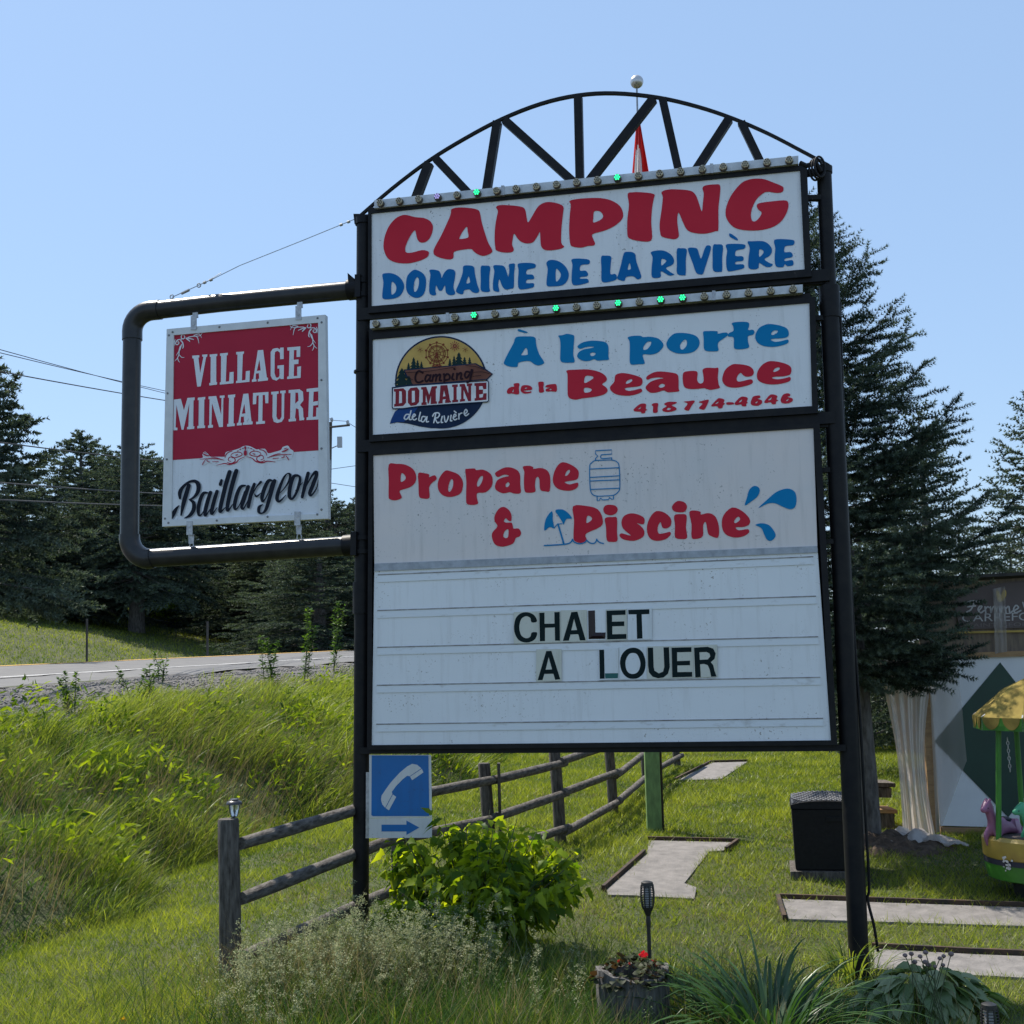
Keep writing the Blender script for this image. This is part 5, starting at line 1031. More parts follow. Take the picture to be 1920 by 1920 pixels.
pony(at(1962, 1594, cd - .15), R(185), MINT, GRY, 'pony', .72)
pd_ = at(1962, 1590, cd - .1); MB().tube([pd_ + [0, 0, .02], pd_ + [0, 0, .75]], .012, 8).build('pony_pole', [GALV], ca, smooth=True)
f = None
mb = MB(); cdz = (zt + z1) / 2 - .01
def onrim(a, z): rr = Rb * (1.006 if z > zb_ else .982); return np.array([cc[0] + rr * math.cos(a), cc[1] + rr * math.sin(a), z])
g = np.random.default_rng(8)
for k in range(16):
    a_, z_ = R(-148) + g.normal(0, .045), cdz + g.normal(0, .035); q_ = g.uniform(.008, .022); n_ = 7; rr_ = g.uniform(.5, 1.1, n_)
    mb.add([onrim(a_ + q_ / Rb * 1.2 * rr_[i] * math.cos(i * 6.283 / n_), z_ + q_ * rr_[i] * math.sin(i * 6.283 / n_)) + np.array([0, -.0004 * k, 0]) for i in range(n_)], [list(range(n_))])
mb.build('worn_white_patch', [WH], ca)
# ============================================================ UTILITY POLE AND WIRES
ub_ = at(609, 1150, 58.0); ub_[2] = gz(ub_[0], ub_[1]); ut = at(618, 792, 58.0); uu = 58.0 / FPX
up = thing('utility_pole', ub_, 'weathered wooden utility pole with crossarm and small street light rising behind the left trees', 'utility pole')
PW_ = mat('old_pole_wood', (.06, .055, .05), (.10, .09, .08), 6, .9, stretch=(3, 3, .4))
MB().tube([ub_ - [0, 0, .5], ut], [7 * uu, 5 * uu], 12).build('pole', [PW_], up, smooth=True)
ca0, ca1 = at(600, 803, 57.7), at(656, 797, 57.7); MB().tube([ca0, ca1], 2.2 * uu, 6).build('crossarm', [PW_], up)
for x, y in ((604, 798), (622, 787), (652, 792)): MB().lathe(at(x, y + 4, 57.7), [(.06, 0), (.08, .12), (.05, .2)], 8).build('insulator', [GALV], up, smooth=True)
mb = MB(); mb.tube([at(618, 842, 58), at(632, 836, 57.8), at(636, 826, 57.8)], 1.0 * uu, 6); mb.box(at(637, 829, 57.8), (.22, .2, .5)); mb.build('street_light', [GALV], up)
MB().lathe(at(611, 892, 57.6), [(.22, -.75), (.24, -.7), (.24, .7), (.2, .78)], 12).build('transformer', [mat('grey_tank', (.3, .31, .32), rough=.5)], up, smooth=True)
CABLE = mat('cable_black', (.02, .02, .022), rough=.6)
wires = [((604, 795), (0, 634), 24, 'upper pair power line, thinner top wire of the two'), ((622, 785), (0, 640), 24, 'second wire of the upper pair of power lines'), ((652, 790), (0, 675), 24, 'single power line just below the upper pair'),
         ((616, 880), (0, 806), 22, 'thick twisted communication cable crossing in front of the spruce tips'), ((616, 925), (0, 880), 21, 'upper of the two low cables in front of the dark trees'), ((614, 938), (0, 912), 21, 'lowest cable in front of the dark trees')]
for a, b_, d, lab in wires:
    A = at(*a, 58.0); B = at(*b_, d); B2 = A + (B - A) * 1.35
    P = [A + (B2 - A) * t - np.array([0, 0, .9 * math.sin(math.pi * t) * .35]) for t in np.linspace(0, 1, 24)]
    B_ = at(*b_, d); sag = P[int(23 / 1.35)][2]; 
    thick = .013 if 'thick' in lab or 'low' in lab else .009
    o = MB().tube(P, thick, 5).build('power_line', [CABLE], None, A); tag(o, lab, 'power line', 'overhead lines left of the sign')
# wires on the other side of the pole
for (a, b_) in (((652, 792), (700, 822)), ((616, 905), (700, 918)), ((618, 880), (690, 870))):
    A = at(*a, 58); B = at(*b_, 62); o = MB().tube([A, B, B * 2 - A], .014, 5).build('power_line', [CABLE], None, A); tag(o, {792: 'wire running right from the crossarm end of the utility pole', 905: 'lower wire leaving the utility pole towards the signpost', 880: 'middle wire leaving the utility pole to the right'}[a[1]], 'power line', 'overhead lines left of the sign')

# ============================================================ SPRUCES
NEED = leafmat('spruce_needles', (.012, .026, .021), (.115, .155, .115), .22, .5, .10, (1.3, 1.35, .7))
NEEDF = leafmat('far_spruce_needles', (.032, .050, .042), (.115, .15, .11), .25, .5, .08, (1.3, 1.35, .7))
TRUNK = mat('spruce_bark', (.06, .052, .046), (.17, .155, .14), 9, .95, stretch=(2, 2, .6), bs=.8, bd=.02)
def needles(P, D, L, k, nl, nw, g, sp=.75, tn=None):
    "tufts of needle triangles along twig samples P with directions D"
    n = len(P); P = np.repeat(P, k, 0); D = np.repeat(D, k, 0); N = n * k
    a = g.normal(size=(N, 3)); a -= D * (a * D).sum(1, keepdims=True); a /= np.linalg.norm(a, axis=1, keepdims=True) + 1e-9
    dirv = D * g.uniform(.35, .95, (N, 1)) + a * sp + np.array([0, 0, .12]); dirv /= np.linalg.norm(dirv, axis=1, keepdims=True)
    w = np.cross(dirv, a + g.normal(size=(N, 3)) * .5); w /= np.linalg.norm(w, axis=1, keepdims=True) + 1e-9
    l = nl * g.uniform(.6, 1.25, (N, 1))
    V = np.stack([P - w * nw / 2, P + w * nw / 2, P + dirv * l], 1).reshape(-1, 3)
    t = g.beta(2, 2.5, N) if tn is None else np.clip(np.repeat(tn, k) + g.normal(0, .16, N), 0, 1)
    return V, np.arange(N * 3).reshape(-1, 3), np.repeat(t, 3)
def spruce_mesh(h, rad, seed, z0=.1, nb=90, ntw=12, ds=.05, k=3, nl=.05, nw=.012, power=.85, lean=0.0, tr=.1, up=.30, ragged=.25, droop=.22, e0=-.18, skirt=0.0, whorls=0):
    g = np.random.default_rng(seed); PP_, DD_, TT_ = [], [], []; wood = MB()
    wood.tube([np.array([lean * h * t * t, 0, h * t]) for t in np.linspace(-.02, .99, 9)], [tr * (1 - t) ** .9 + .008 for t in np.linspace(0, .995, 9)], 10)
    for b_ in range(nb):
        f_ = ((b_ + g.uniform(0, 1)) / nb) ** 1.12
        if whorls: f_ = min(max((math.floor(f_ * whorls) + .5 + g.normal(0, .16)) / whorls, 0), .995)
        z = h * (z0 + (1 - z0) * f_) * .985; az = b_ * 2.39996 + g.normal(0, .35)
        L = rad * (1 - f_) ** power * g.uniform(1 - ragged, 1 + ragged * .6) + .10 + .06 * h / 10
        L *= 1 - skirt * (1 - float(sstep(0, .2, f_)))
        el = e0 + (.57 - e0) * f_ + g.normal(0, .08); ns = max(int(L / ds), 4)
        t = np.linspace(.06, 1, ns); ho = np.array([math.cos(az), math.sin(az), 0]); sd = np.array([-ho[1], ho[0], 0])
        bend = g.normal(0, .1)
        path = np.array([lean * h * (z / h) ** 2, 0, z]) + ho * (L * t)[:, None] + sd * (bend * L * t ** 2)[:, None] + np.array([0, 0, 1.0]) * (L * (el * t - droop * (1 - f_) * t ** 2 + up * t ** 3.5))[:, None]
        dv = np.gradient(path, axis=0); dv /= np.linalg.norm(dv, axis=1, keepdims=True)
        if ns > 3: wood.tube(path[::max(ns // 4, 1)], [max(.02 * L / 1.5 * (1 - q * .85), .004) for q in np.linspace(0, 1, len(path[::max(ns // 4, 1)]))], 5)
        tb = np.clip(g.beta(1.3, 1.8), 0, 1)
        keep = t > .18 + .1 * (1 - f_)
        PP_.append(path[keep]); DD_.append(dv[keep]); TT_.append(np.full(keep.sum(), tb))
        nt_ = max(int(ntw * (.35 + .65 * L / rad)), 3)
        for q in range(nt_):
            s = .12 + .86 * (q + g.uniform(0, 1)) / nt_; i = min(int(s * ns), ns - 1); sgn = 1 if q % 2 else -1
            l = (L * .42 * (1 - s) ** .7 + .10 + .05 * rad) * g.uniform(.6, 1.2); m_ = max(int(l / ds), 3); u = np.linspace(.05, 1, m_)
            d0 = dv[i] * .62 + sd * sgn * .78 + np.array([0, 0, g.normal(-.12, .14)])
            tw = path[i] + d0 * (l * u)[:, None] + np.array([0, 0, 1.0]) * (l * (-.18 * u ** 2 + .22 * up * u ** 3))[:, None] + dv[i] * (l * .2 * u ** 2)[:, None]
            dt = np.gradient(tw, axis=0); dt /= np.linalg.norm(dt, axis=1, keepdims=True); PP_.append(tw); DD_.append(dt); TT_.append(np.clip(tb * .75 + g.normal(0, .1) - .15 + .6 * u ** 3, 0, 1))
            if l > .30:
                for q2 in range(3):
                    i2 = int(m_ * (.3 + .22 * q2)); s2 = 1 if q2 % 2 else -1; l2 = l * .32; m2 = max(int(l2 / ds), 3); u2 = np.linspace(.1, 1, m2)
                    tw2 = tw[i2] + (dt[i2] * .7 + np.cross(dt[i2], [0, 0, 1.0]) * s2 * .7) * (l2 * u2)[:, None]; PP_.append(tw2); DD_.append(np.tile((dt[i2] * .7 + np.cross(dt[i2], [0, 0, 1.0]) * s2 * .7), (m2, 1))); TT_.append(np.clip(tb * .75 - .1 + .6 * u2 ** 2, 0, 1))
    # leader
    t = np.linspace(0, 1, 12); top = np.stack([lean * h * np.ones(12), np.zeros(12), h * (.93 + .085 * t)], 1); PP_.append(top); DD_.append(np.tile([0, 0, 1.0], (12, 1))); TT_.append(np.full(12, .5))
    P = np.concatenate(PP_); D = np.concatenate(DD_)
    V, F, T = needles(P, D, None, k, nl, nw, g, tn=np.concatenate(TT_))
    return wood, V, F, T
def plant_tree(base, spec, label, group, needle=NEED, name='spruce_tree', crown_shift=None):
    t = thing(name, base, label, 'spruce tree', group); wood, V, F, T = spec
    wd = wood.v; mb = MB(); mb.v = [np.concatenate(wd) + base]; mb.f = wood.f; mb.m = wood.m; mb.n = wood.n
    mb.build('trunk', [TRUNK], t, smooth=True); npmesh('crown', V + base, F, needle, t, tone=T); return t
def copy_tree(src, loc, rz, sc, label):
    r = src.copy(); COL.objects.link(r); r.location = [float(v) for v in loc]; r.rotation_euler = (0, 0, rz); r.scale = sc; r['label'] = label
    for ch in list(src.children):
        c_ = ch.copy(); COL.objects.link(c_); c_.parent = r
    return r
# the big spruce behind the right-hand post
b0 = G(1632, 1585); b0[2] -= .05
H0 = (1210 - 362) / FPX * b0[1] + 2.16 - b0[2]
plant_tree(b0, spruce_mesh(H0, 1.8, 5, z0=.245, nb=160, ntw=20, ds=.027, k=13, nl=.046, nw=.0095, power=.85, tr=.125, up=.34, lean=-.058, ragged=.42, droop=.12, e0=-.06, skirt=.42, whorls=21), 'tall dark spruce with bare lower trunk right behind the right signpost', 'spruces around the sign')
def tree_at(px, Y, pytop, spec_h, src, rz, label, wid=1.0, zoff=0.0):
    p = at(px, 1200, Y) if Y < 200 else G(px, Y); Y = p[1]; p[2] = gz(p[0], p[1]) - .1; h = (at(px, pytop, Y)[2] - p[2]) / spec_h; return copy_tree(src, p, rz, (h * wid, h * wid, h), label)
# a smaller-scale far spruce kind, three variants built once
def proto(px, Y, pytop, seed, rad, label, **kw):
    p = at(px, 1200, Y) if Y < 200 else G(px, Y)
    Y = p[1]; p[2] = gz(p[0], p[1]) - .1; h = at(px, pytop, Y)[2] - p[2]
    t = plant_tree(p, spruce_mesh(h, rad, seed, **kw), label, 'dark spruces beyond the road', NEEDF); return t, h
far = dict(nb=105, ntw=12, ds=.075, k=7, nl=.12, nw=.05, tr=.32, up=.16)
tA, hA = proto(147, 1158, 815, 11, 4.6, 'pointed spruce with thin top beyond the road, left of the pipe frame', z0=.12, power=.9, **far)
tB, hB = proto(-62, 34, 655, 12, 3.3, 'tall spruce cut by the left edge of the photo', z0=.26, power=.8, **far)
far2 = dict(far); far2['tr'] = .42
tC, hC = proto(256, 1186, 862, 13, 4.4, 'thick-trunked spruce standing on the lit lawn beyond the road', z0=.30, power=.5, ragged=.2, **far2)
for px, Y, top, src, hs_, rz, wd_, lab in ((40, 1152, 905, tA, hA, 1.1, 1.5, 'broad spruce between the left-edge spruce and the pointed one'), (215, 1150, 880, tC, hC, 2.0, 1.25, 'spruce behind and left of the thick trunk'),
    (350, 1160, 880, tC, hC, 4.0, 1.0, 'spruce behind the lower half of the hanging sign'), (430, 1172, 900, tA, hA, 2.6, 1.3, 'dense spruce seen under the hanging sign, middle'), (520, 1190, 925, tA, hA, 5.1, 1.3, 'spruce under the right half of the hanging sign'),
    (632, 56, 955, tC, hC, .6, 1.1, 'low spruce around the foot of the utility pole'), (585, 62, 905, tA, hA, 3.3, 1.1, 'spruce left of the utility pole'), (85, 1156, 1000, tA, hA, 3.9, 1.2, 'small bushy spruce at the left, low before the others'),
    (410, 1180, 1000, tA, hA, .3, 1.9, 'low wide spruce with branches to the ground beside the lawn'), (500, 1205, 1010, tA, hA, 4.4, 1.9, 'low wide spruce behind the lower pipe arm'), (600, 50, 1000, tA, hA, 2.2, 1.9, 'low wide spruce left of the left signpost'),
    (700, 58, 930, tA, hA, 1.7, 1.4, 'spruce hidden mostly behind the left signpost'), (-40, 74, 930, tC, hC, 3.1, 1.2, 'far spruce at the left margin behind the others'), (300, 92, 1000, tA, hA, 1.0, 2.0, 'distant spruce closing the gap right of the thick trunk'), (180, 95, 1010, tA, hA, 2.9, 2.0, 'distant spruce closing the gap left of the thick trunk'), (60, 96, 1010, tA, hA, 4.2, 2.0, 'distant spruce low between the left trees'), (410, 94, 1020, tA, hA, 5.4, 2.0, 'distant spruce hidden behind the wide ones')):
    tree_at(px, Y, top, hs_, src, rz, lab, wd_)
# trees behind and right of the sign
tD, hD = proto(1748, 21, 762, 21, 1.7, 'slimmer spruce standing behind the big spruce on the right', z0=.15, nb=95, ntw=12, ds=.045, k=8, nl=.06, nw=.022, power=.85, tr=.12, up=.28)
tD['group'] = 'spruces around the sign'
for px, Y, top, rz, wd_, lab in ((1838, 24, 990, 2.2, 1.3, 'bushy low spruce above the shed roof'), (1972, 24, 745, 4.0, 1.1, 'spruce cut by the right edge above the shed'), (1905, 30, 1015, 5.0, 1.6, 'far low spruce filling the gap above the shed at right'), (1690, 30, 900, 1.0, 1.4, 'far spruce seen through the big spruce'),
    (1620, 27, 1000, 3.0, 1.5, 'far spruce behind the right signpost'), (1480, 30, 1010, 5.5, 1.6, 'spruce hidden behind the letter board, right'), (1330, 33, 1050, 2.5, 1.6, 'spruce hidden behind the letter board, middle'), (1180, 36, 1080, .9, 1.6, 'spruce hidden behind the letter board, left')):
    t = tree_at(px, Y, top, hD, tD, rz, lab, wd_)
    t['group'] = 'spruces around the sign'

# ============================================================ GRASSES
def blades(name, x, y, h, w, mt, tone, lean=(.25, .1), curve=.35, az=None, lift=0.0, segs=2):
    n = len(x); z = ground(x, y) + lift; P = np.stack([x, y, z], 1)
    a = rng.uniform(0, 2 * math.pi, n) if az is None else az
    wa = rng.uniform(0, math.pi, n); wd = np.stack([np.cos(wa), np.sin(wa), np.zeros(n)], 1)
    ld = np.stack([np.cos(a), np.sin(a), np.zeros(n)], 1) * np.abs(rng.normal(lean[0], lean[1], n))[:, None]
    up = np.array([0, 0, 1.0]); cv = rng.uniform(.3, 1.0, n)[:, None] * curve
    h = h[:, None]; w = w[:, None]; rows = []
    for q in np.linspace(0, 1, segs + 1):
        c = P + h * (up * (q - .35 * cv * q ** 2.5) + ld * q + np.where(np.linalg.norm(ld, axis=1, keepdims=True) > 1e-6, ld / (np.linalg.norm(ld, axis=1, keepdims=True) + 1e-9), 0) * cv * q ** 2)
        if q < 1: ww = w * (1 - q ** 1.6 * .55) / 2; rows += [c - wd * ww, c + wd * ww]
        else: rows += [c]
    k = len(rows); V = np.stack(rows, 1).reshape(-1, 3); tri = []
    for s in range(segs - 1): tri += [[2 * s, 2 * s + 1, 2 * s + 3], [2 * s, 2 * s + 3, 2 * s + 2]]
    tri += [[2 * segs - 2, 2 * segs - 1, 2 * segs]]
    F = (np.array(tri)[None] + k * np.arange(n)[:, None, None]).reshape(-1, 3)
    return stuff(npmesh(name, V, F, mt, tone=np.repeat(np.clip(tone, 0, 1), k)))
def inpoly(x, y, Q):
    r = np.zeros(len(x), bool); n = len(Q)
    for i in range(n):
        (x0, y0), (x1, y1) = Q[i], Q[(i + 1) % n]; c = ((y0 > y) != (y1 > y)) & (x < (x1 - x0) * (y - y0) / (y1 - y0 + 1e-12) + x0); r ^= c
    return r
def scatter(n, y0, y1, p=1.6, wide=.50):
    "more plants per square metre near the viewer than far away, across the field of view and a margin"
    u = rng.uniform(0, 1, n); q = 1 - p; y = (y0 ** (2 + q) + u * (y1 ** (2 + q) - y0 ** (2 + q))) ** (1 / (2 + q))
    return rng.uniform(-wide, wide, n) * y, y
_LAT = np.random.default_rng(99).uniform(-1, 1, (256, 256))
def vnoise(x, y, s, ph):
    x = np.asarray(x) * s + 37.3 * ph + 500; y = np.asarray(y) * s - 21.7 * ph + 500; xi = np.floor(x).astype(int); yi = np.floor(y).astype(int); u = x - xi; v = y - yi; u = u * u * (3 - 2 * u); v = v * v * (3 - 2 * v)
    g_ = lambda a, b: _LAT[a % 256, b % 256]
    return (g_(xi, yi) * (1 - u) + g_(xi + 1, yi) * u) * (1 - v) + (g_(xi, yi + 1) * (1 - u) + g_(xi + 1, yi + 1) * u) * v
def fbm(x, y, s, ph=0.0):
    return np.clip((vnoise(x, y, s, ph) + .55 * vnoise(y, x, s * 2.1, ph + 1) + .3 * vnoise(x, y, s * 4.3, ph + 2)) * 1.15, -1, 1)
def clear(x, y):
    ok = np.ones(len(x), bool)
    jx, jy = x + rng.normal(0, .035, len(x)), y + rng.normal(0, .06, len(x))
    for Q in LANES: ok &= ~inpoly(jx, jy, Q)
    ok &= ~((np.hypot(x - pb[0], y - pb[1]) < R0 * 1.0))
    ok &= ~((np.abs(x - bc[0]) < bw * .55) & (np.abs(y - bc[1]) < bdp * .55))
    return ok
GR = leafmat('lawn_blades', (.05, .105, .014), (.31, .345, .06), .45, .4, .08, (1.42, 1.4, .5))
GR2 = leafmat('meadow_blades', (.025, .075, .016), (.26, .30, .068), .45, .4, .10, (1.38, 1.4, .5))
DRY = leafmat('dry_stalks', (.16, .13, .06), (.30, .26, .15), .3, .5, .05, (1.2, 1.1, .8))
BLF = leafmat('broad_leaves', (.022, .07, .010), (.20, .28, .025), .55, .5, .03, (1.7, 1.5, .4))
# mown lawn
x, y = scatter(620000, 5.2, 32, 1.8); s, t = road_st(x, y); toe = 6.3 + .45 * np.sin(t * .55) + .2 * np.sin(t * 1.7 + 1)
ok = (s > toe - .3) & clear(x, y); x, y = x[ok], y[ok]; pat = fbm(x, y, 1.1) ; fine = fbm(x, y, 4.3, 1.0)
h = (.055 + .022 * pat + .016 * fine) * rng.uniform(.5, 1.5, len(x)) * np.where(y > 14, 1.15, 1); h = np.clip(h, .018, .14)
near = np.exp(-((x + 2.6) / 1.6) ** 2 - ((y - 7.6) / 1.3) ** 2); h = h * (1 + .8 * near)
blades('lawn_grass', x, y, h, rng.uniform(.004, .008, len(x)) * np.clip(y / 9, .8, 2.2), GR, .42 + .22 * pat + .16 * fine + rng.normal(0, .2, len(x)), (.45, .25), .5, segs=1)
x, y = scatter(90000, 5.4, 28, 1.8); s, t = road_st(x, y); ok = (s > 6.9) & clear(x, y) & (fbm(x, y, .8, 8.4) + .5 * fbm(x, y, 3.1, 7.7) > .30); x, y = x[ok], y[ok]
blades('dry_lawn_blades', x, y, rng.uniform(.03, .08, len(x)), rng.uniform(.004, .007, len(x)) * np.clip(y / 9, .8, 2), DRY, rng.uniform(.1, .9, len(x)), (.6, .3), .6, segs=1)['label'] = 'dry straw-coloured blades in patches of the lawn'
# far lawn beyond the road
n = 130000; x = rng.uniform(-34, -4, n); y = rng.uniform(26, 75, n); s, t = road_st(x, y); ok = (s < -10.6); x, y = x[ok], y[ok]
blades('far_lawn_grass', x, y, rng.uniform(.05, .13, len(x)), rng.uniform(.02, .04, len(x)), GR, .5 + .25 * fbm(x, y, .5) + rng.normal(0, .18, len(x)), (.4, .2), .4, segs=1)
# tall meadow on the road bank, leaning with the wind to the right
x, y = scatter(330000, 6.5, 34, 1.55); s, t = road_st(x, y); toe = 6.3 + .45 * np.sin(t * .55) + .2 * np.sin(t * 1.7 + 1)
d = fbm(x, y, 1.3, .5); d2 = fbm(x, y, .55, 2.0); edge = toe + .12 * np.sin(t * 5)
ok = (s > 1.6 + .35 * np.sin(t * 2.1) + .45 * rng.normal(size=len(x))) & (s < edge) & (rng.uniform(0, 1, len(x)) < .45 + .55 * sstep(1.0, 2.4, s)); x, y, s, d, d2, toe = x[ok], y[ok], s[ok], d[ok], d2[ok], toe[ok]
h = (.34 + .24 * d + .16 * d2) * rng.uniform(.45, 1.35, len(x)) * (.4 + .6 * sstep(1.6, 3.2, s)) * (1 - .35 * sstep(.6, 0, toe - s)); az = rng.normal(-.15, .75, len(x))
blades('meadow_grass', x, y, np.clip(h, .08, .95), rng.uniform(.004, .009, len(x)) * np.clip(y / 10, .8, 2), GR2, .40 + .34 * d2 + .22 * d + rng.normal(0, .24, len(x)), (.4, .25), .75, az=az, segs=3)['label'] = 'tall wind-blown grass on the road bank'
ok = rng.uniform(0, 1, len(x)) < .022 + .16 * (fbm(x, y, .7, 6.1) > .35); xd, yd = x[ok], y[ok]
blades('dry_stalks', xd, yd, rng.uniform(.45, .85, len(xd)) * (.4 + .6 * sstep(1.6, 3.2, s[ok])), rng.uniform(.003, .005, len(xd)), DRY, rng.uniform(0, 1, len(xd)), (.3, .15), .4, az=rng.normal(0, .8, len(xd)), segs=3)

def leaves(P, D, N, l, w, tone, fold=.25, tipdrop=.25, lobes=None):
    "leaf polygons: base P, direction D, up normal N; returns V,F,T  (8 verts, 6 quads/tris)"
    n = len(P); D = D / np.linalg.norm(D, axis=1, keepdims=True); S_ = np.cross(D, N); S_ /= np.linalg.norm(S_, axis=1, keepdims=True) + 1e-9; N2 = np.cross(S_, D)
    l = l[:, None]; w = w[:, None]
    prof = lobes or [(.0, .04), (.3, .5), (.62, .38), (1.0, .0)]
    mid = []; L = []; Rr = []
    for q, ww in prof:
        c = P + D * l * q - N2 * l * tipdrop * q ** 2; mid.append(c); e = S_ * w * ww; u_ = N2 * w * ww * fold; L.append(c - e + u_); Rr.append(c + e + u_)
    k = len(prof); rows = []
    for a, b_, c_ in zip(L, mid, Rr): rows += [a, b_, c_]
    V = np.stack(rows, 1).reshape(-1, 3); f_ = []
    for i in range(k - 1): f_ += [[3 * i, 3 * i + 1, 3 * i + 4, 3 * i + 3], [3 * i + 1, 3 * i + 2, 3 * i + 5, 3 * i + 4]]
    F = (np.array(f_)[None] + 3 * k * np.arange(n)[:, None, None]).reshape(-1, 4); return V, F, np.repeat(np.clip(tone, 0, 1), 3 * k)
def rdir(n, up=.2, g=rng):
    a = g.uniform(0, 2 * math.pi, n); e = g.normal(up, .35, n); return np.stack([np.cos(a) * np.cos(e), np.sin(a) * np.cos(e), np.sin(e)], 1)
UPN = np.array([0, 0, 1.0])
# broad-leaved weeds in the bank, in patches
x, y = scatter(75000, 7.5, 32, 1.5); s, t = road_st(x, y); toe = 6.3 + .45 * np.sin(t * .55) + .2 * np.sin(t * 1.7 + 1); pt2 = fbm(x, y, 1.3, 3.3) + .5 * fbm(x, y, 3.1, .2)
ok = (s > 2.6) & (s < toe - .1) & (pt2 > .18); x, y, pt2 = x[ok], y[ok], pt2[ok]; n = len(x)
z = ground(x, y) + rng.beta(2.2, 1.3, n) * (.36 + .34 * np.clip(pt2, 0, 1)); D = rdir(n, .55); D[:, 0] += .35
V, F, T = leaves(np.stack([x, y, z], 1), D, UPN * .5 + rng.normal(0, .6, (n, 3)), rng.uniform(.07, .16, n), rng.uniform(.022, .045, n), rng.beta(2, 2, n))
stuff(npmesh('bank_leaves', V, F, BLF, tone=T), 'broad-leaved weeds growing in patches on the road bank')
# rough grass of the flower bed at the foot of the sign and strays on the lawn around it
n = 52000; x = rng.normal(.35, 1.45, n); y = rng.normal(7.75, .75, n) + .12 * (x < -.6); den = fbm(x, y, 1.9, 4.0)
ok = (y > 5.6) & (y < 9.7) & (x > -1.55) & (x < 2.9) & clear(x, y) & (rng.uniform(0, 1, n) < np.clip(.62 - .6 * ((x > -.95) & (x < .35) & (y > 7.9)) + .4 * den - .5 * sstep(8.6, 9.6, y) - .65 * sstep(1.7, 2.4, x), .04, 1)); x, y, den = x[ok], y[ok], den[ok]
h = (.20 + .08 * den) * rng.uniform(.4, 1.6, len(x)) * (1 - .5 * sstep(1.4, 2.2, x))
blades('rough_grass', x, y, h, rng.uniform(.003, .007, len(x)), GR2, .28 + .2 * den + rng.normal(0, .22, len(x)), (.28, .18), .5, segs=3)['label'] = 'rough uncut grass in the flower bed under the sign'
xd = np.concatenate([rng.normal(-1.2, .4, 1500)]); yd = rng.normal(8.2, .45, 1500); blades('dry_stalks', xd, yd, rng.uniform(.25, .6, 1500), rng.uniform(.002, .004, 1500), DRY, rng.uniform(.3, 1, 1500), (.3, .2), .5, segs=3)
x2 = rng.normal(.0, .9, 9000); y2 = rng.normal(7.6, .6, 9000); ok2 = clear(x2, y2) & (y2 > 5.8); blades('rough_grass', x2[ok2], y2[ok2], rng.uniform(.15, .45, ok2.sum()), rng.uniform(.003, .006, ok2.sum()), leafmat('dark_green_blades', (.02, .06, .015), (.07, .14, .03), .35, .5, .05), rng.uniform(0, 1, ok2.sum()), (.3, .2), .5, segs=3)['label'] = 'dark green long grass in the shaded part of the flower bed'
xi = rng.integers(0, len(x), 1300)
blades('dry_stalks', x[xi], y[xi], rng.uniform(.3, .55, 1300), rng.uniform(.003, .005, 1300), DRY, rng.uniform(0, 1, 1300), (.2, .12), .3, segs=3)
# white bedstraw: airy stems carrying clouds of tiny flowers
BED = leafmat('bedstraw_flowers', (.09, .14, .05), (.42, .42, .27), .35, .6, .02, (1.1, 1.1, .9)); BST = leafmat('bedstraw_stems', (.05, .09, .025), (.13, .17, .06), .35, .5, .05)
cx_ = rng.normal(-1.12, .34, 26); cy_ = rng.normal(8.15, .4, 26); ci = rng.integers(0, 26, 300); x = np.concatenate([cx_[ci] + rng.normal(0, .07, 300), rng.normal(-.5, .22, 50), rng.normal(.1, .7, 70)]); y = np.concatenate([cy_[ci] + rng.normal(0, .07, 300), rng.normal(8.4, .3, 50), rng.normal(8.2, .5, 70)])
ok = clear(x, y) & (y > 6.2); x, y = x[ok], y[ok]; n = len(x); hh = rng.uniform(.25, .66, n) * np.where(x > 0, .75, 1.0); az = rng.uniform(0, 6.28, n); ln = rng.uniform(.05, .38, n); base = np.stack([x, y, ground(x, y)], 1); dr = np.stack([np.cos(az), np.sin(az), 0 * az], 1) * ln[:, None]
blades('bedstraw_stems', np.repeat(x, 3) + rng.normal(0, .03, 3 * n), np.repeat(y, 3) + rng.normal(0, .03, 3 * n), np.repeat(hh, 3) * rng.uniform(.7, 1, 3 * n), rng.uniform(.003, .005, 3 * n), BST, rng.uniform(0, 1, 3 * n), (.2, .12), .3, segs=3)
m_ = 16; q = rng.beta(2.2, 1.1, (n, m_)); C_ = base[:, None] + dr[:, None] * (q * hh[:, None])[..., None] + UPN * (q * hh[:, None])[..., None] + rng.normal(0, 1, (n, m_, 3)) * (.008 + .024 * (1.05 - q))[..., None]; C_ = C_.reshape(-1, 3)
k = 9; P = np.repeat(C_, k, 0) + rng.normal(0, .0085, (len(C_) * k, 3)); D = rdir(len(P), .5); V, F, T = leaves(P, D, UPN + rng.normal(0, .5, P.shape), rng.uniform(.006, .010, len(P)), rng.uniform(.006, .011, len(P)), np.repeat(rng.uniform(0, 1, len(C_)), k) * .7 + rng.uniform(0, .3, len(P)), lobes=[(0, .2), (1, .5)])
stuff(npmesh('bedstraw_flowers', V, F, BED, tone=T), 'clouds of tiny cream-white bedstraw flowers around the left signpost')
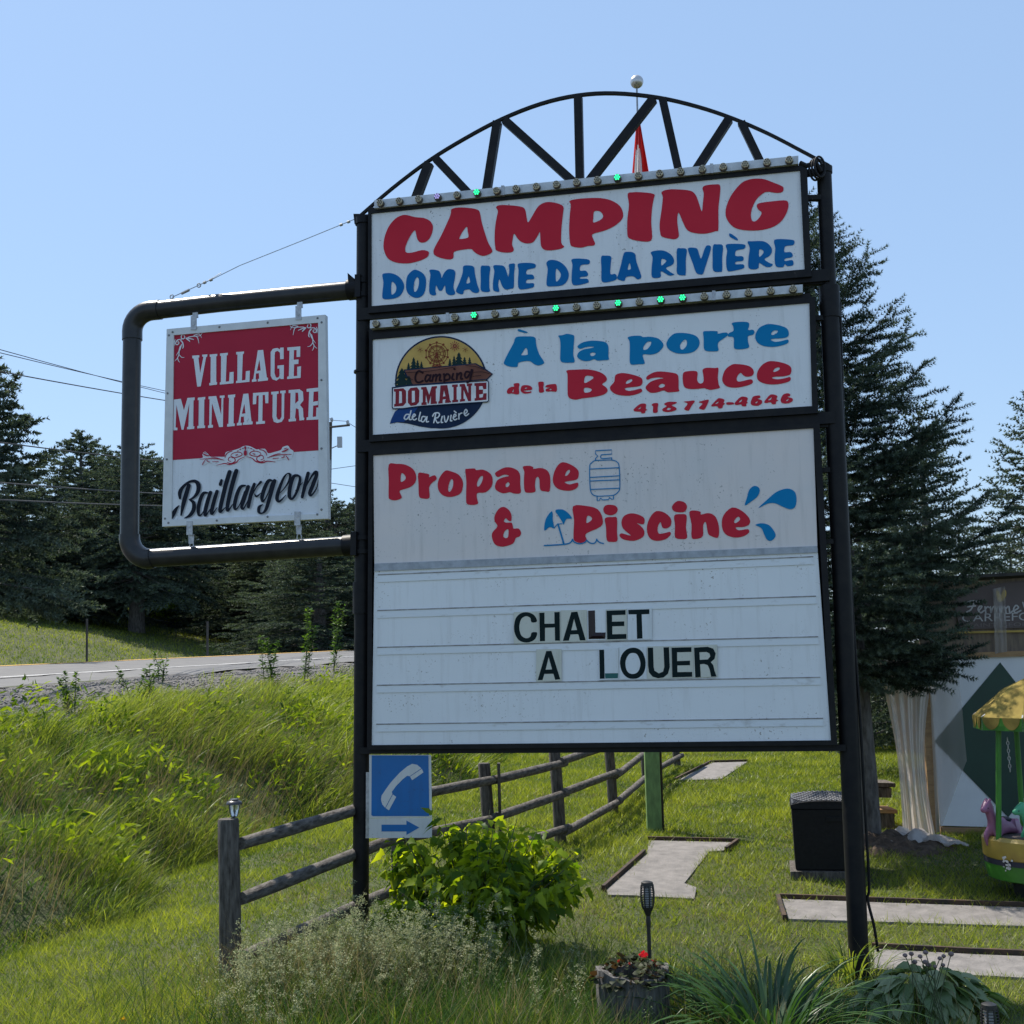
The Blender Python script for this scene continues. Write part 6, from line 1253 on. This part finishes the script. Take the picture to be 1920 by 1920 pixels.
# ---- leafy bush in front of the sign
def bush(c, rx, ry, h, n, label, name='leafy_shrub', ls=1.0):
    t = thing(name, c, label, 'shrub'); g = np.random.default_rng(44); tips = []; mb = MB()
    for i in range(95):
        a = g.uniform(0, 6.283); r_ = math.sqrt(g.uniform(0, 1)); tip = c + np.array([math.cos(a) * rx * r_, math.sin(a) * ry * r_, h * (1 - .36 * r_ ** 2.2) * g.uniform(.62, 1.1) * (1 + .25 * math.sin(a) * r_)])
        b_ = c + np.array([math.cos(a) * rx * r_ * .25, math.sin(a) * ry * r_ * .25, 0]); mid = b_ * .45 + tip * .55 + np.array([0, 0, .06]); mb.tube([b_, mid, tip], [.007, .005, .003], 5); tips.append((b_, mid, tip))
    mb.build('stems', [mat('green_stem', (.07, .06, .03), (.05, .08, .02), 9, .7)], t, smooth=True)
    P, D = [], []
    for i in range(n):
        b_, m1_, tip = tips[g.integers(95)]; q = 1 - g.beta(1.1, 1.7); p = (b_ * (1 - q) ** 2 + 2 * m1_ * q * (1 - q) + tip * q * q); a = g.uniform(0, 6.283); P.append(p + g.normal(0, .02, 3)); D.append([math.cos(a), math.sin(a), g.normal(-.6, .5)])
    P, D = np.array(P), np.array(D); P = P + D * .05
    lob = [(0, .05), (.12, .52), (.30, .30), (.48, .42), (.72, .2), (1, 0)]
    V, F, T = leaves(P, D, UPN * .7 + g.normal(0, .45, P.shape), ls * g.uniform(.07, .15, n), ls * g.uniform(.045, .10, n), g.beta(1.5, 1.8, n), .2, .35, lob)
    npmesh('leaves', V, F, leafmat('shrub_leaf', (.035, .10, .012), (.30, .40, .035), .62, .45, .05, (1.9, 1.6, .35)), t, tone=T); return t
bc0 = at(886, 1745, 9.72); bc0[2] = gz(bc0[0], bc0[1]); bush(bc0, .88, .85, .88, 3800, 'large-leaved green shrub with sunlit yellow-green tops in front of the sign')
sp_ = G(318, 1176); bush(sp_, 1.5, 1.2, 3.2, 800, 'pale green leafy sapling among the dark spruces, right of the thick trunk', 'young_tree', 2.0)
sp_ = G(85, 1150); bush(sp_, 1.6, 1.2, 3.0, 600, 'sunlit leafy sapling low among the spruces at the far left', 'young_tree', 2.0)
# ---- arching clumps: daylily
def clump(c, n, L, spread, m_, label, name, cat, w=(.010, .016)):
    g = np.random.default_rng(int(abs(c[0]) * 1000)); a = g.uniform(0, 6.283, n); P = c + np.stack([np.cos(a), np.sin(a), 0 * a], 1) * (g.uniform(0, .16, n) * spread)[:, None]; P[:, 2] = ground(P[:, 0], P[:, 1])
    l = L * g.uniform(.55, 1.1, n); el = g.uniform(.75, 1.45, n); ho = np.stack([np.cos(a + g.normal(0, .35, n)), np.sin(a + g.normal(0, .35, n)), 0 * a], 1); rows = []; ww = g.uniform(*w, n)[:, None]
    sd = np.stack([-ho[:, 1], ho[:, 0], 0 * a], 1); NS_ = 9
    pos = P.copy(); th = el.copy(); bendr = g.uniform(1.2, 2.4, n)
    for i in range(NS_ + 1):
        q = i / NS_; wid = ww * (1 - q ** 2.2) * (.7 + .6 * min(q * 3, 1)) / 1.3 + .0005; rows += [pos - sd * wid + UPN * wid * .35, pos.copy(), pos + sd * wid + UPN * wid * .35]
        pos = pos + (ho * np.cos(th)[:, None] + UPN * np.sin(th)[:, None]) * (l / NS_)[:, None]; th = th - bendr / NS_ * (.35 + 1.3 * q)
    k = len(rows); V = np.stack(rows, 1).reshape(-1, 3); f_ = []
    for i in range(NS_): f_ += [[3 * i, 3 * i + 1, 3 * i + 4, 3 * i + 3], [3 * i + 1, 3 * i + 2, 3 * i + 5, 3 * i + 4]]
    F = (np.array(f_)[None] + k * np.arange(n)[:, None, None]).reshape(-1, 4)
    o = npmesh(name, V, F, m_, None, c, tone=np.repeat(g.beta(2, 2, n), k)); return tag(o, label, cat)
LILY = leafmat('daylily_leaf', (.022, .065, .022), (.055, .115, .035), .32, .35, .18, (1.4, 1.4, .5))
p = at(1440, 1870, 7.35); p[2] = gz(p[0], p[1]); clump(p, 330, .85, 1.5, LILY, 'big arching clump of dark green strap leaves at the foot of the right signpost', 'daylily_clump', 'plant')
p = at(1250, 1870, 8.1); p[2] = gz(p[0], p[1]); clump(p, 70, .55, 1.2, GR2, 'smaller tuft of upright bright grass blades behind the log planter', 'grass_tuft', 'plant', (.005, .009))
p = G(1598, 1838); clump(p, 90, .48, 1.6, GR2, 'loose grass tuft around the base of the right signpost', 'grass_tuft', 'plant', (.005, .009))
# hosta
p = G(1738, 1900); n = 170; g = np.random.default_rng(9); a = g.uniform(0, 6.283, n); r_ = np.sqrt(g.uniform(0, 1, n)); P = p + np.stack([np.cos(a) * r_ * .42, np.sin(a) * r_ * .28, .05 + .20 * (1 - r_ ** 2) + g.uniform(0, .05, n)], 1); D = np.stack([np.cos(a) + .2 * g.normal(size=n), np.sin(a), g.normal(-.05, .25, n)], 1)
V, F, T = leaves(P, D, UPN + g.normal(0, .25, P.shape), g.uniform(.12, .20, n), g.uniform(.07, .11, n), g.beta(1.5, 1.5, n), .35, .5, [(0, .06), (.2, .45), (.5, .5), (.8, .28), (1, 0)])
o = npmesh('hosta_plant', V, F, leafmat('hosta_leaf', (.07, .14, .04), (.34, .38, .22), .42, .35, .15, (1.3, 1.3, .6)), None, p, tone=T); tag(o, 'low pale broad-leaved plant to the right of the strap-leaf clump', 'plant')
# sedum-like flower heads on stalks
p = at(1735, 1825, 8.05); p[2] = gz(p[0], p[1]); t = thing('seedhead_plant', p, 'cluster of dull pinkish round flower heads on thin stalks beside the right signpost', 'plant'); g = np.random.default_rng(3); mb = MB(); mh = MB()
for i in range(12):
    top = at(1702 + i * 7 + g.uniform(-6, 6), 1783 + g.uniform(0, 36), 8.05 + g.uniform(-.15, .15)); b_ = p + np.array([g.uniform(-.12, .12), g.uniform(-.1, .1), 0]); mb.tube([b_, (b_ + top) / 2 + [0, 0, .03], top], .003, 5)
    r_ = .017 * g.uniform(.8, 1.15); mh.lathe(top, [(r_ * .3, -r_ * .7), (r_ * .9, -r_ * .3), (r_, .1 * r_), (r_ * .75, r_ * .6), (r_ * .2, r_ * .85)], 9)
mb.build('stalks', [mat('stalk_green', (.06, .08, .03), rough=.8)], t); mh.build('flower_heads', [mat('dull_pink', (.24, .17, .16), (.14, .10, .09), 80, .9, bs=.5)], t, smooth=True)
# plant in the log planter
g = np.random.default_rng(6); t = thing('potted_begonia', pb + [0, 0, HH * .85], 'dark-leaved plant with red flowers growing in the log planter', 'flower'); n = 260; a = g.uniform(0, 6.283, n); r_ = np.sqrt(g.uniform(0, 1, n)) * R0 * 1.02
P = pb + np.stack([np.cos(a) * r_, np.sin(a) * r_, HH * (.90 + .20 * (1 - (r_ / R0) ** 2)) + g.uniform(-.02, .03, n)], 1); D = np.stack([np.cos(a), np.sin(a), g.normal(.1, .4, n)], 1)
V, F, T = leaves(P, D, UPN + g.normal(0, .4, P.shape), g.uniform(.025, .05, n), g.uniform(.025, .05, n), g.uniform(0, 1, n), lobes=[(0, .2), (.3, .55), (.7, .42), (1, .05)])
npmesh('leaves', V, F, leafmat('begonia_leaf', (.016, .028, .014), (.05, .06, .03), .3, .5, .05, (1.8, .7, .4)), t, tone=T)
mb = MB(); 
for cx_, cy_, r_ in ((1207, 1788, 7), (1203, 1790, 6), (1210, 1791, 5), (1160, 1802, 3), (1222, 1802, 3.5), (1230, 1808, 3), (1180, 1806, 3)):
    c = at(cx_, cy_, PD + g.uniform(-.05, .05)); rr = r_ * PD / FPX
    for k in range(5): aa = k * 1.2566 + g.uniform(0, .5); u_ = np.array([math.cos(aa), g.normal(0, .5), math.sin(aa)]); u_ /= np.linalg.norm(u_); w_ = np.cross(u_, [0, 1.0, 0.2]); mb.add([c, c + u_ * rr * .6 + w_ * rr * .45, c + u_ * rr * 1.1, c + u_ * rr * .6 - w_ * rr * .45], [[0, 1, 2, 3]])
mb.build('red_petals', [leafmat('red_petal', (.5, .02, .03), (.5, .02, .03), .45, .5, .05, (1.2, .8, .8))], t)
# ---- weeds standing at the road edge
WEED = leafmat('roadside_weed_leaf', (.035, .09, .02), (.09, .16, .03), .45, .4, .1)
def weed(p, h, n, sp, label, seed, stems=3):
    g = np.random.default_rng(seed); t = thing('roadside_weed', p, label, 'weed', 'tall weeds along the road edge'); mb = MB(); Pn, Dn = [], []
    for s_ in range(stems):
        b_ = p + np.array([g.normal(0, sp * .25), g.normal(0, sp * .2), 0]); top = b_ + np.array([g.normal(0, sp * .6), g.normal(0, sp * .4), h * g.uniform(.72, 1.02)]); mb.tube([b_, (b_ + top) / 2 + np.array([g.normal(0, .03), 0, 0]), top], [.010, .007, .003], 5)
        for i in range(n):
            q = g.uniform(.12, 1) ; a = g.uniform(0, 6.283); Pn.append(b_ + (top - b_) * q + np.array([g.normal(0, .012), g.normal(0, .012), 0]) + np.array([math.cos(a), math.sin(a), 0]) * sp * .35 * (1 - q) * g.uniform(0, 1)); Dn.append([math.cos(a), math.sin(a), g.normal(.45, .3)])
    mb.build('stems', [mat('weed_stem', (.07, .09, .03), rough=.8)], t, smooth=True); Pn, Dn = np.array(Pn), np.array(Dn); m = len(Pn)
    V, F, T = leaves(Pn, Dn, UPN + g.normal(0, .3, Pn.shape), g.uniform(.05, .11, m) * (h / 1.1) ** .5, g.uniform(.025, .05, m), g.beta(2, 2, m)); npmesh('leaves', V, F, WEED, t, tone=T)
for i, (px, pyb, pyt, n, sp, st_, lab) in enumerate(((575, 1285, 1140, 130, .22, 3, 'tallest leafy weed at the road edge, left of the signpost'), (628, 1262, 1132, 110, .22, 3, 'slender tall weed nearest the left signpost, against the dark trees'), (506, 1290, 1185, 110, .30, 4, 'bushy weed with pointed shoots before the road, under the pipe arm'),
        (126, 1340, 1255, 90, .22, 3, 'leafy weed at the far left in front of the road'), (300, 1262, 1218, 40, .14, 3, 'small weed beyond the near road edge by the thin stake'), (262, 1325, 1240, 90, .35, 5, 'wide loose weed at the gravel shoulder below the stake'))):
    p = G(px, pyb) if i != 4 else G(px, 1282); h = (pyb - pyt) / FPX * p[1] if i != 4 else (1282 - pyt) / FPX * p[1]; weed(p, h, n, sp, lab, 60 + i, st_)
# stakes beyond the road
for px, pyt, pyb, lab in ((163, 1160, 1246, 'thin dark stake on the far verge of the road, left of the thick trunk'), (389, 1165, 1238, 'thin dark stake on the far verge, right of the thick trunk')):
    Yd = 39.0; p = at(px, pyb, Yd); p[2] = gz(p[0], p[1]); tp = at(px, pyt, Yd); o = MB().tube([p - [0, 0, .3], tp], .035, 6).build('stake', [PW_], None, p); tag(o, lab, 'stake', 'thin stakes beyond the road')
# dandelions
DAN = leafmat('dandelion_yellow', (.75, .42, .01), (.8, .5, .02), .4, .6, .0, (1.1, 1, .6))
for px, py, lab in ((806, 1883, 'orange-yellow flower low in the bed before the shrub'), (231, 1911, 'yellow dandelion in the mown grass at the lower left')):
    p = G(px, py + 14); c = at(px, py, p[1]); t = thing('dandelion', p, lab, 'flower', 'yellow flowers in the grass'); MB().tube([p, c], .002, 5).build('stem', [mat('dandelion_stem', (.08, .12, .03), rough=.8)], t); n = 46; g = np.random.default_rng(px); D = rdir(n, .35, g); V, F, T = leaves(np.tile(c, (n, 1)), D, UPN + g.normal(0, .2, (n, 3)), np.full(n, .019), np.full(n, .006), g.uniform(0, 1, n), lobes=[(0, .3), (1, .5)]); npmesh('petals', V, F, DAN, t, tone=T)
